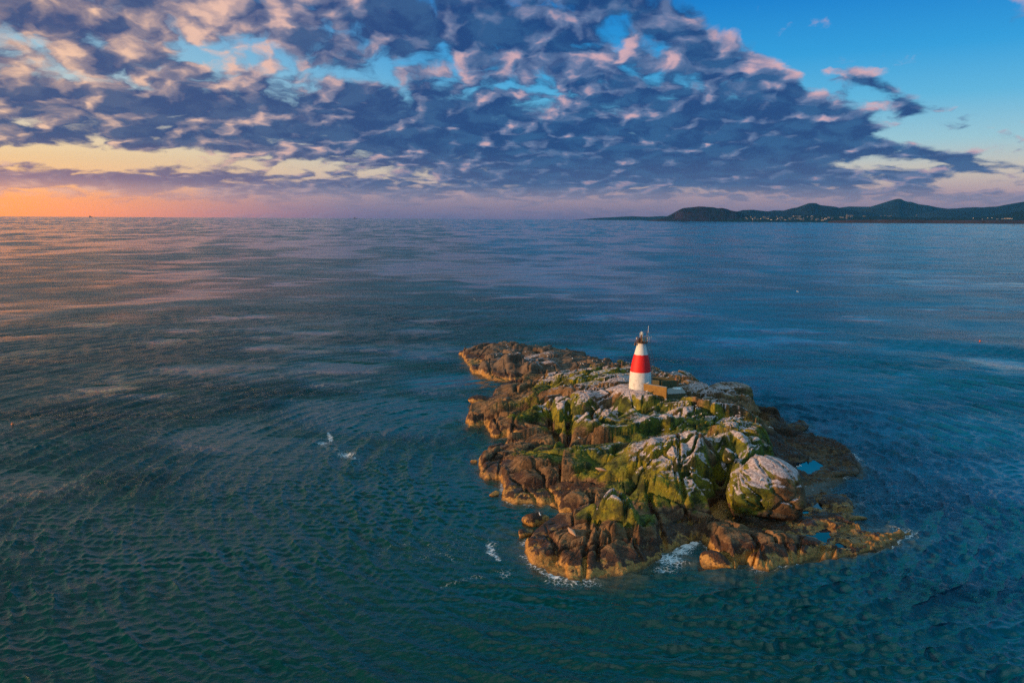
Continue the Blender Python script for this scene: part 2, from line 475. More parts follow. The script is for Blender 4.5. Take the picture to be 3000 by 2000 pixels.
# far side, seen only as a skyline: skyline pixel, its height, metres further to the waterline
for px, py, z, back in [(2196,1152,5.0,2.0),(2141,1128,5.2,3),(2048,1121,5.0,5),(1986,1110,5.2,5),(1941,1101,5.0,5),(1914,1096,4.5,5),(1841,1077,5.0,6),(1803,1060,3.0,5),
                        (1750,1055,2.6,4),(1718,1038,2.8,4),(1633,1038,2.6,3),(1597,1028,2.8,4),(1548,1021,3.6,6),(1485,1011,4.0,6),(1456,1024,3.0,5),(1439,1026,2.4,4),(1400,1034,1.2,3)]:
    p = at(px, py, z); OUTW.append(Vector((p.x, p.y + back)))
CTRL = '''1485 1013 4.5|1540 1022 4.5|1600 1035 4|1450 1035 4|1420 1050 3.4|1500 1050 4.6|1560 1060 4.4|1620 1065 3.6|1400 1065 2|1440 1085 1.8|1500 1095 2|1560 1090 3|1600 1085 3|1480 1108 .9|1380 1062 .9|1660 1045 3.2|1715 1045 3|1750 1060 3.4|1680 1055 3.4
1530 1112 .6|1570 1103 1.2|1620 1090 2|1650 1078 2.4|1700 1072 3.4
1570 1125 3.6|1600 1110 4.8|1650 1100 5.7|1700 1095 6.2|1750 1085 6.4|1800 1080 6.6|1840 1082 6.8|1600 1135 4|1500 1140 2.6|1470 1150 1.8|1530 1130 2.4|1545 1140 3
1620 1150 6.5|1660 1135 7|1720 1140 7.5|1780 1130 7.8|1830 1120 8|1875 1138 8.2|1850 1150 8|1640 1160 6|1700 1155 7
1410 1178 1|1440 1175 1.6|1480 1172 2.2|1520 1175 3|1400 1225 1.8|1390 1215 2|1430 1205 3|1470 1195 3.5|1510 1215 3.6|1480 1240 2.2|1440 1240 2|1560 1200 4.2|1580 1180 4.6|1560 1240 1.9|1520 1262 1.4|1470 1268 1.1|1600 1270 1.2|1640 1285 1
1640 1185 6.5|1690 1180 7.3|1720 1195 7.3|1745 1215 6.6|1770 1240 4.8|1700 1220 5.4|1660 1215 5.4|1690 1250 2.8|1650 1250 2.4|1720 1265 2|1610 1215 4.6|1600 1240 2
1760 1265 1.8|1800 1250 2.6|1840 1235 3.4|1740 1285 1.8|1800 1175 7.3|1800 1200 5.6|1850 1200 5.9|1850 1175 7.4|1900 1165 7.6|1900 1200 5.8|1950 1190 6|1800 1222 4|1880 1222 4.6|1940 1225 5
1830 1265 5|1870 1245 5.8|1900 1230 6.2|1950 1215 6.6|2010 1190 7|2060 1205 6.5|1950 1245 5.5|2000 1235 5.8|2050 1240 5.6|1900 1265 4.8|1850 1290 3.8|1950 1265 5|2100 1205 6.5|2150 1200 6|2150 1230 6.8|2200 1240 5.7|2180 1255 5.6|2100 1250 5.6|2230 1225 3.6|2260 1230 2.6
1890 1150 7.9|1920 1158 7.7|1950 1167 7.4|1930 1172 7|1905 1158 7.8|1880 1146 8.1|1950 1140 7.4|2000 1150 7|2010 1170 6.2|2060 1130 7|2060 1160 6.2|2100 1150 5.8|2050 1185 5|1990 1115 7|1940 1110 7|2100 1135 5.8|2150 1135 5.6|2190 1155 5.4|2130 1160 5.4|2182 1166 5.3|2150 1197 1.2|2192 1199 .6
2220 1215 1.5|2260 1225 2|2300 1245 .9|2340 1260 .8
1430 1340 1.6|1480 1318 2.1|1530 1302 2.8|1600 1298 3.5|1660 1290 4|1710 1283 4.2|1760 1290 4.5|1800 1295 5.2|1425 1385 1.1|1480 1370 2|1550 1340 3.3|1620 1320 4|1700 1320 4.5|1750 1330 4.5|1800 1330 5|1500 1420 1.2|1560 1390 2.4|1620 1370 3.2|1680 1370 3.2|1740 1370 3|1520 1460 .8|1580 1450 1|1640 1430 1.6|1700 1430 2|1740 1420 2.3|1620 1475 .6|1570 1465 .7
1860 1300 7|1920 1290 8.2|1980 1278 9|2040 1268 9.3|2100 1270 9.2|2160 1268 9|2220 1280 8.2|2260 1310 6.3|1860 1340 6|1920 1325 7.5|1980 1320 8.2|2040 1315 8.6|2100 1318 8.6|2160 1310 8.5|2210 1320 7.4|2250 1345 4.8|2270 1370 3|1840 1370 4.8|1900 1355 6.3|1960 1350 7|2030 1350 7.2|2080 1350 7.2|2120 1345 7|1830 1400 3.8|1890 1385 5.2|1950 1375 6|2000 1390 5.6|2060 1375 6.2|2100 1365 6.2|1950 1400 5.2|2020 1400 5|2080 1400 5
1800 1400 3.4|1850 1420 3.4|1900 1420 4.2|1960 1430 4.2|2020 1430 4|2070 1430 3.8|1800 1440 2.8|1850 1450 3.2|1910 1460 3.6|1960 1460 3.2|2010 1460 3|2060 1460 2.2|1900 1500 3|1960 1490 2.6|2000 1500 2.2|2050 1500 1.4
2110 1430 1.6|2115 1480 .7|2120 1500 .6|2095 1490 .9|2150 1530 1.2|2200 1540 1.4|2300 1530 .8|2250 1545 1|2300 1380 1.4|2330 1420 .8|2200 1450 1.5|2250 1420 1.6
1790 1480 4.8|1830 1500 4.3|1740 1500 3.4|1700 1520 2.6|1660 1545 1.6|1620 1545 1.5|1580 1570 1.2|1640 1570 2|1680 1565 2.3|1740 1540 3.3|1800 1530 3.9|1850 1530 3.5|1900 1540 2.6|1560 1610 .9|1600 1610 1.6|1660 1610 2|1720 1590 2.4|1780 1580 2.7|1840 1580 2.4|1900 1580 1.8|1600 1650 .7|1660 1660 1|1720 1650 1.5|1780 1640 1.4|1840 1630 1.3|1700 1685 .5|1780 1675 .5|1900 1625 .7|1950 1590 .8|1990 1560 1|2020 1540 1.4
2060 1550 2.2|2100 1540 2.6|2150 1545 2.4|2200 1555 2.4|2260 1560 2.8|2300 1570 2.4|2340 1580 2|2090 1580 2|2150 1590 2.1|2220 1600 2|2300 1610 1.6|2370 1610 1.4|2080 1605 1|2130 1640 1|2200 1640 1.2|2260 1650 .7|2320 1640 .7|2440 1610 1|2500 1600 1|2540 1590 1.1|2480 1580 1.1|2530 1570 .8|2450 1560 .9
2280 1260 1.3|2330 1290 1.2|2300 1320 1.3|2380 1310 1.1|2430 1330 1|2470 1350 .9|2400 1350 .9|2500 1370 .8|2420 1380 .8|2450 1400 .8|2500 1390 .8|2300 1350 1|2350 1420 .7|2400 1425 .7|2440 1440 .6|2380 1450 .6|2450 1470 1.2|2480 1490 1.1|2430 1500 1.1|2370 1520 .9|2420 1525 1.1|2320 1500 .7|2440 1540 .8|2350 1545 .8|2300 1550 .9|2580 1595 1.2|2615 1582 1|2642 1570 .8|2560 1580 1|2590 1572 .7'''
CW = []
for tok in CTRL.replace('\n', '|').split('|'):
    px, py, z = map(float, tok.split()); p = at(px, py, z); CW.append((p.x, p.y, z))
CW = np.array(CW)
# explicit joints and clefts: pixels, height there, half width, depth
CUTS = [([(1893,1440),(1910,1480),(1935,1520),(1972,1570),(1990,1610)],3,.30,1.0),([(1790,1495),(1835,1545),(1865,1575),(1905,1605),(1925,1640)],3,.28,.9),
 ([(1727,1505),(1722,1560),(1716,1600),(1712,1640)],3,.26,.8),([(1750,1490),(1748,1540),(1752,1590)],3.2,.22,.7),([(1712,1600),(1760,1590),(1810,1575),(1870,1560),(1900,1540)],2.4,.25,.8),
 ([(1605,1560),(1625,1590),(1640,1620),(1655,1650)],1.8,.35,.9),([(1655,1650),(1640,1668),(1620,1690)],.7,.4,1.2),([(2113,1400),(2108,1440),(2112,1480),(2126,1510)],2,1.4,3.6),
 ([(1985,1290),(1990,1330),(2010,1365),(2030,1400)],7.5,.22,.9),([(1930,1310),(1965,1340),(1990,1370)],7,.16,.5),([(2095,1560),(2130,1600),(2165,1650)],2,.28,.8),([(2200,1570),(2235,1610),(2265,1668)],1.8,.24,.7),
 ([(2345,1575),(2340,1610),(2332,1650)],1.5,.22,.7),([(2290,1590),(2320,1620),(2330,1650)],1.4,.18,.5),([(2403,1600),(2402,1640)],.8,.3,.9),([(1450,1225),(1462,1255),(1475,1285)],2,.26,.9),([(1515,1215),(1490,1255),(1478,1280)],2.8,.26,.9),
 ([(1610,1190),(1622,1235),(1640,1275)],4,.5,2.2),([(1665,1195),(1668,1240),(1662,1270)],4.5,.6,2.4),([(1560,1225),(1600,1232),(1625,1255)],3,.9,2.2),([(1465,1358),(1462,1400)],1.2,.2,.7),([(1560,1370),(1600,1410),(1640,1450)],2,.24,.8),([(1660,1440),(1700,1430),(1735,1470)],2,.3,.9),
 ([(1735,1440),(1733,1490)],2.5,.3,1.0),([(1500,1395),(1545,1425),(1590,1450)],1.8,.22,.7),([(1410,1365),(1440,1350),(1500,1335)],1.8,.2,.5),([(1850,1400),(1905,1440),(1925,1480)],3.6,.3,.9),([(1740,1265),(1790,1255),(1835,1235),(1885,1222)],2.6,1.0,2.4),
 ([(1470,1075),(1500,1100),(1520,1118)],2,.22,.7),([(1430,1070),(1450,1095)],2,.2,.6),([(1540,1080),(1570,1060),(1600,1050)],3.5,.25,.6)]
CUTW = [([tuple(at(px, py, z).to_2d()) for px, py in pts], w, d) for pts, z, w, d in CUTS]
# rock pools on the right shelf
POOLS = [[(2309,1359),(2342,1352),(2358,1350),(2375,1352),(2384,1346),(2395,1356),(2414,1365),(2393,1376),(2372,1388),(2354,1380),(2325,1371)],
         [(2384,1484),(2394,1471),(2409,1467),(2410,1489),(2405,1497),(2391,1489)],
         [(2366,1569),(2396,1557),(2423,1548),(2428,1554),(2439,1562),(2428,1575),(2423,1599),(2412,1598),(2394,1584),(2380,1573)],
         [(2446,1597),(2455,1589),(2466,1589),(2473,1598),(2471,1605),(2459,1604)],
         [(2347,1497),(2366,1495),(2364,1504),(2350,1506)]]
POOL_Z = 0.42
POOLW = [[tuple(at(px, py, POOL_Z).to_2d()) for px, py in p] for p in POOLS]
DOMEP = at(2040, 1310, 8.5)
TOWER_P = at(1874.6, 1138.6, 8.2)

def island_height(X, Y):
    wx = fbm(X * 0.16, Y * 0.16, 4, 11) * 1.3; wy = fbm(X * 0.16, Y * 0.16, 4, 29) * 1.3
    # large form from the control heights
    num = np.zeros_like(X); den = np.zeros_like(X)
    Xs = X + wx * 0.5; Ys = Y + wy * 0.5
    for cx, cy, cz in CW:
        d2 = (Xs - cx) ** 2 + ((Ys - cy) * 0.75) ** 2
        w = 1.0 / (d2 + 0.9) ** 2.1
        num += w * cz; den += w
    H = num / den
    sd = poly_sd(X, Y, [tuple(p) for p in OUTW])
    sdn = sd + fbm(X * 0.45, Y * 0.45, 4, 3) * 0.55
    amp = np.clip(H / 4.0, 0.42, 1.0)
    flat = np.exp(-(((X - TOWER_P.x - 3.5) / 7.5) ** 2 + ((Y - TOWER_P.y) / 5.0) ** 2) ** 2)
    dome = np.exp(-(((X - DOMEP.x) / 9.0) ** 2 + ((Y - DOMEP.y) / 8.0) ** 2) ** 2)
    amp = amp * (1 - 0.85 * flat) * (1 - 0.38 * dome)
    right = sstep(38, 46, X) * sstep(3.0, 1.4, H)
    # joint blocks at three sizes, long axis across the view
    def joint(L, W, rot, seed, off, tilt, wid, depth, warp):
        c, s = math.cos(R(rot)), math.sin(R(rot))
        xx = X + wx * warp; yy = Y + wy * warp
        u = (xx * c + yy * s) / L; v = (-xx * s + yy * c) / W
        e, cu, cv, lu, lv = cells(u, v, seed)
        o = (rnd2(cu, cv, seed + 9) - 0.5) * 2 * off
        t = (lu * L * (rnd2(cu, cv, seed + 13) - 0.5) + lv * W * (rnd2(cu, cv, seed + 17) - 0.5)) * 2 * tilt
        em = np.maximum(e, 0) * min(L, W)
        g = -depth * (1 - np.clip(em / wid, 0, 1)) ** 2
        pil = -0.22 * depth * (1 - np.clip(em / (wid * 3.2), 0, 1)) ** 2
        return o + t + g + pil, em
    def slab(L, W, rot, seed, off, tilt, wid, depth, warp, soft=0.10):
        c, s = math.cos(R(rot)), math.sin(R(rot))
        xx = X + wx * warp; yy = Y + wy * warp
        ev, eu, cu, cv, lu, lv = slabs((xx * c + yy * s) / L, (-xx * s + yy * c) / W, seed)
        o = (rnd2(cu, cv, seed + 9) - 0.5) * 2 * off + (rnd2(cv, cv * 0, seed + 10) - 0.5) * off
        t = (lu * L * (rnd2(cu, cv, seed + 13) - 0.5) + lv * W * (rnd2(cu, cv, seed + 17) - 0.5)) * 2 * tilt
        em = np.minimum(np.maximum(ev, 0) * W, np.maximum(eu, 0) * L)
        wd = wid * (0.5 + 1.0 * rnd2(cu, cv, seed + 21))
        g = -depth * (1 - np.clip(em / wd, 0, 1)) ** 0.9
        pil = -soft * depth * (1 - np.clip(em / (wid * 4.0), 0, 1)) ** 2.5
        return o + t + g + pil
    b1 = slab(9.5, 5.4, 13, 101, 1.0, 0.22, 0.40, 2.8, 0.9)
    b2 = slab(4.4, 2.3, 21, 211, 0.32, 0.20, 0.20, 1.15, 0.6)
    b2 = b2 * (0.35 + 0.65 * sstep(-0.25, 0.25, fbm(X * 0.10 + 7, Y * 0.10, 3, 63)))
    b3, e3 = joint(1.5, 0.8, 12, 307, 0.10, 0.20, 0.11, 0.36, 0.4)
    b4, e4 = joint(0.62, 0.42, 35, 409, 0.035, 0.16, 0.06, 0.12, 0.3)
    m3 = 0.22 + 0.55 * sstep(-0.1, 0.35, fbm(X * 0.12, Y * 0.12, 3, 61))
    rough = fbm(X * 1.1, Y * 1.1, 5, 41) * 0.16 + fbm(X * 0.3, Y * 0.3, 3, 43) * 0.35
    H = H + amp * (b1 + b2 + b3 * m3 + b4 * m3 + rough) + 0.25 * flat * rough
    # knobbly shelf on the right
    H = H + right * (fbm(X * 0.9, Y * 0.9, 4, 71) * 0.35 + b3 * 0.5)
    for pts, w, d in CUTW:
        dd = line_d(X + wx * 0.25, Y + wy * 0.25, pts)
        H = H - d * np.exp(-(dd / w) ** 2)
    for p in POOLW:
        q = poly_sd(X, Y, p) + fbm(X * 0.75, Y * 0.75, 4, 81) * 0.75 - 0.1
        H = np.where(q > -0.9, np.where(q > 0, -0.05, np.maximum(H * sstep(0, -0.9, q), POOL_Z + 0.10 + 0.35 * np.clip(-q / 0.9, 0, 1) + 0.05 * rough)), H)
    fall = 0.5 + 1.7 * np.clip(fbm(X * 0.2, Y * 0.2, 2, 91) * 0.5 + 0.5, 0, 1)
    S_ = np.clip(sdn / fall, 0, 1)
    H = np.maximum(H, 0.35) * (1 - (1 - S_) ** 2.2) - 0.10
    H = np.where(sdn < 0, -0.12 + sdn * 0.35, H)
    dt = np.sqrt((X - TOWER_P.x + 0.9) ** 2 + (Y - TOWER_P.y + 0.2) ** 2); w_ = np.exp(-(dt / 4.4) ** 4)
    H = H * (1 - w_) + (8.42 + 0.35 * rough + 0.3 * b3 + 0.15 * b2) * w_
    return H, sd, flat
NU, NV = 760, 900
uu = np.linspace(-0.115, 0.66, NU); vv = np.exp(np.linspace(math.log(72.0), math.log(240.0), NV))
U, Vv = np.meshgrid(uu, vv)
GX, GY = U * Vv, Vv
GH, GSD, GFLAT = island_height(GX, GY)

LICH = [(1930,1300,8,4.5),(2000,1285,8.8,5.5),(2080,1290,9,6),(2160,1285,8.8,6),(2210,1310,7.8,4.5),(2150,1320,8.4,4.5),(2050,1325,8.4,4.5),(1640,1158,6.5,4.5),(1700,1150,7,5),(1720,1185,7,3.6),(1740,1205,6.8,3),
 (1790,1140,7.8,6),(1840,1150,8,5),(1820,1110,7.5,5),(1760,1165,7.4,3.5),(1880,1228,6.2,2.2),(1930,1212,6.6,2.5),(1990,1195,7,3),(2120,1203,6.6,3.6),(2150,1232,6.7,3.6),(2040,1160,6.3,4),(2080,1145,6,5),(1690,1100,6,4),(1610,1110,5,3.5),(2150,1140,5.6,6),
 (1500,1035,4.5,9),(1560,1045,4.3,9),(1600,1060,4,6),(2250,1400,7,5.5),(2300,1440,5,4.5),(1790,1482,4.8,1.6),(2133,1333,7.6,1.2)]
MOSS = [(1900,1360,6,5),(1960,1380,6,6),(2040,1370,6.2,6),(2080,1400,5.5,5),(1930,1340,7,4),(1990,1400,5.6,5),(1800,1195,6,5),(1860,1195,6,5),(1920,1185,6.3,5),(1880,1260,5,6),(1960,1245,5.5,6),(2040,1230,6,6),(2000,1260,5,6),
 (1640,1175,6,4),(1700,1215,5.5,4.5),(1650,1215,5,4),(1720,1240,4.5,4),(1560,1200,4,4),(1600,1310,3.5,5),(1680,1310,4,6),(1760,1340,4.5,5),(1740,1390,3,3.5),(1810,1400,3.6,4),(1830,1440,3,3),(1850,1500,4,3),(1740,1500,3.5,2.5),
 (1620,1125,5,5),(1680,1115,6,5),(1750,1110,6,6),(2100,1225,6,5),(2180,1245,5.6,5),(2190,1335,6,5),(2240,1350,4.5,4),(2060,1195,5.5,4),(2170,1430,5,3),(2150,1410,5.5,3),(2200,1460,4,2.5)]
LICHW = [(*at(px, py, z).to_2d(), r) for px, py, z, r in LICH]; MOSSW = [(*at(px, py, z).to_2d(), r) for px, py, z, r in MOSS]
def spots_of(X, Y, lst):
    t = np.zeros_like(X)
    for cx, cy, r in lst: t = np.maximum(t, np.exp(-((((X - cx) ** 2 + (Y - cy) ** 2) / r ** 2) ** 1.5)))
    return t
def zones(X, Y, Z, NZ):
    """what grows where: tidal bands, moss, lichen; heights in metres, broken up by noise"""
    n1 = fbm(X * 0.35, Y * 0.35 + Z * 0.5, 4, 501); n2 = fbm(X * 1.3, Y * 1.3 + Z, 4, 511); n3 = fbm(X * 0.09, Y * 0.09, 3, 521)
    zt = Z + n1 * 0.7 + n2 * 0.35
    far = sstep(176, 186, Y - 0.12 * X)                                  # far promontory: bare, grey brown
    right = sstep(-1.5, 2.0, X - (27.0 + 0.115 * (Y - 77) + 8) ) * sstep(3.6, 2.2, Z) * (1 - 0.7 * sstep(106, 98, Y))
    tan = sstep(1.35, 0.75, zt) * sstep(-0.6, 0.0, n2 + n3 * 0.6 + 0.12)
    weed = sstep(0.7, 1.15, zt + n2 * 0.5) * sstep(2.6, 1.5, zt)
    wx = X + n1 * 1.2; wy = Y + n2 * 0.8
    lb = spots_of(wx, wy, LICHW); mb_ = spots_of(wx, wy, MOSSW)
    high = sstep(2.0, 3.6, zt - n3 * 0.8)
    moss = np.clip(high * 0.42 * sstep(-0.4, 0.3, n1) + mb_ * sstep(1.6, 2.8, zt), 0, 1) * (1 - far * 0.8)
    lich = np.maximum(lb * sstep(0.45, 0.78, NZ + n2 * 0.12 + n1 * 0.08), 0.55 * sstep(3.8, 5.8, Z + n1 * 1.2) * sstep(0.74, 0.92, NZ + n2 * 0.13 + n1 * 0.08))
    lich = lich * (1 - 0.45 * far) * np.maximum(sstep(2.6, 3.6, zt), far * sstep(1.8, 3.0, zt) * 0.8)
    return dict(tan=tan, weed=np.clip(weed + 0.0, 0, 1), moss=np.clip(moss, 0, 1), lichen=np.clip(lich, 0, 1), far=far, shelf=np.clip(right, 0, 1))
def paint(me):
    n = len(me.vertices)
    co = np.empty(n * 3, np.float32); me.vertices.foreach_get('co', co); co = co.reshape(-1, 3).astype(float)
    no = np.empty(n * 3, np.float32); me.vertices.foreach_get('normal', no); nz = no.reshape(-1, 3)[:, 2].astype(float)
    for k, v in zones(co[:, 0], co[:, 1], co[:, 2], nz).items(): set_attr(me, k, v)

def rock_material():
    m, t, b = material('rock')
    tc = t.node('ShaderNodeNewGeometry')
    P = S(t.t, tc.outputs['Position'])
    n_f = t.noise(P, 2.6, 7, 0.65); n_m = t.noise(P, 0.55, 5, 0.6); n_s = t.noise(P, 9.0, 5, 0.7)
    zone = {k: t.attr(k) for k in ('tan', 'weed', 'moss', 'lichen', 'far', 'shelf')}
    edge = lambda a, w=0.9: (a + (n_f - 0.5) * w + (n_s - 0.5) * 0.5).step(0.30, 0.66)
    base = t.mix(n_m.step(0.35, 0.65), (0.105, 0.056, 0.024), (0.26, 0.150, 0.068))
    base = t.mix(n_f.step(0.47, 0.70) * 0.85, base, (0.026, 0.013, 0.006))
    greyb = t.mix(n_m.step(0.4, 0.6), (0.075, 0.055, 0.042), (0.16, 0.12, 0.092))
    base = t.mix(zone['far'] * 0.75, base, greyb)
    shelf = t.mix(n_f.step(0.45, 0.62), (0.018, 0.012, 0.010), (0.085, 0.056, 0.030))
    base = t.mix(zone['shelf'] * 0.92, base, shelf)
    tan = t.mix(n_f.step(0.35, 0.65), (0.50, 0.27, 0.065), (0.26, 0.12, 0.026))
    c = t.mix(edge(zone['tan']) * (zone['shelf'] * -0.8 + 1.0), base, tan)
    weed = t.mix(n_s.step(0.4, 0.6), (0.018, 0.009, 0.005), (0.085, 0.030, 0.009))
    c = t.mix(edge(zone['weed'] * 0.8, 1.6) * 0.92, c, weed)
    moss = t.mix(n_m.step(0.36, 0.60), (0.028, 0.038, 0.006), (0.26, 0.22, 0.006))
    moss = t.mix(t.noise(P, 0.22, 4, 0.6).step(0.42, 0.58) * 0.8, moss, t.mix(n_m.step(0.36, 0.60), (0.022, 0.040, 0.008), (0.085, 0.125, 0.010)))
    moss = t.mix(n_f.step(0.48, 0.66) * 0.75, moss, (0.020, 0.018, 0.006))
    c = t.mix(edge(zone['moss'], 1.1) * 0.93, c, moss)
    lich = t.mix(n_f.step(0.35, 0.65), (0.27, 0.205, 0.205), (0.60, 0.52, 0.53))
    c = t.mix(edge(zone['lichen'], 0.9) * 0.95, c, lich)
    spk = t.voronoi(P, 3.2)
    sp = spk.step(0.16, 0.07) * (zone['lichen'] * 0.6 + zone['moss'] * 0.5).clamp() * n_m.step(0.42, 0.6)
    c = t.mix(sp, c, (0.72, 0.70, 0.68))
    wetband = (t.separate(P)[2] + (n_m - 0.5) * 0.5).step(0.34, 0.06)
    c = t.mix(wetband * 0.6, c, (0.040, 0.024, 0.010))
    t.link(c, b.inputs['Base Color'])
    wet = edge(zone['tan'], 0.4)
    t.link(n_f * 0.2 + 0.72 - (zone['weed'] + zone['tan']).clamp() * 0.34, b.inputs['Roughness'])
    b.inputs['Specular IOR Level'].default_value = 0.35
    bp = t.node('ShaderNodeBump'); bp.inputs['Strength'].default_value = 0.75; bp.inputs['Distance'].default_value = 0.16
    t.link(n_f * 0.75 + n_s * 0.35 + t.voronoi(t.add_vec(t.scale_vec(P, (0.42, 1.25, 1.25)), t.scale_vec(P, (0.0, 0.35, -0.5))), 0.9, 'DISTANCE_TO_EDGE').step(0.0, 0.05) * 0.35, bp.inputs['Height'])
    t.link(bp.outputs[0], b.inputs['Normal'])
    return m
M_ROCK = rock_material()
me, used = grid_mesh('island', np.stack([GX, GY, GH], -1), NU, NV, keep=(GH > -0.9))
island = link_mesh('island', me, M_ROCK)
tag(island, 'jointed granite islet with olive moss and pale grey tops', 'island', kind='structure')
paint(me)
ISL_BVH = BVHTree.FromPolygons([v.co for v in me.vertices], [p.vertices for p in me.polygons])
def hit(px, py, fallback=0.0):
    d = ray(px, py)
    h = ISL_BVH.ray_cast(Vector((0, 0, CAM_H)), d)
    return h[0] if h[0] is not None else at(px, py, fallback)
def ground(x, y):
    h = ISL_BVH.ray_cast(Vector((x, y, 60)), Vector((0, 0, -1)))
    return h[0].z if h[0] is not None else 0.0

# separate rocks and boulders
def rock(name, label, cat, px, py, z, size, rot=0.0, seed=1, tilt=0.0, planes=9, sub=5, group=None, cracks=1.0, flat=0.0, sink=0.35):
    import bmesh
    bm = bmesh.new(); bmesh.ops.create_icosphere(bm, subdivisions=sub, radius=1.0)
    co = np.array([v.co[:] for v in bm.verts])
    rng = np.random.RandomState(seed)
    r = np.ones(len(co)) * 1.12
    for i in range(planes + (1 if flat else 0)):  # joint faces, slightly rounded where they meet
        nrm = rng.normal(size=3); nrm /= np.linalg.norm(nrm)
        d = rng.uniform(0.66, 0.98)
        if i == planes: nrm = np.array([0.03, -0.06, 0.998]); d = flat
        c = co @ nrm
        lim = np.where(c > 0.05, d / np.maximum(c, 0.05), 9.0)
        r = -np.log(np.exp(-11 * r) + np.exp(-11 * np.minimum(lim, 3))) / 11
    p = co * r[:, None] * np.array(size)
    M = np.array(Matrix.Rotation(R(rot), 3, 'Z') @ Matrix.Rotation(R(tilt), 3, 'Y'))
    p = p @ M.T
    c0 = at(px, py, z)
    base = Vector((c0.x, c0.y, z))
    s = float(np.mean(size))
    q = p + np.array(base)
    n = fbm(q[:, 0] * 0.9 / s * 2 + q[:, 2], q[:, 1] * 0.9 / s * 2 - q[:, 2] * 0.7, 5, seed) * 0.07 * s
    e, *_ = cells((q[:, 0] + 0.5 * q[:, 2]) / (0.62 * s) + n, (q[:, 1] * 0.8 - 0.8 * q[:, 2]) / (0.55 * s), seed + 3)
    g = -0.07 * s * cracks * (1 - np.clip(e / 0.085, 0, 1)) ** 1.5
    nn = co / np.linalg.norm(co, axis=1)[:, None] @ M.T
    p = p + nn * (n + g)[:, None]
    for v, k in zip(bm.verts, p + np.array(base)): v.co = k
    me = bpy.data.meshes.new(name); bm.to_mesh(me); bm.free(); me.shade_smooth(); me.update()
    paint(me)
    o = link_mesh(name, me, M_ROCK)
    tag(o, label, cat, group)
    return o
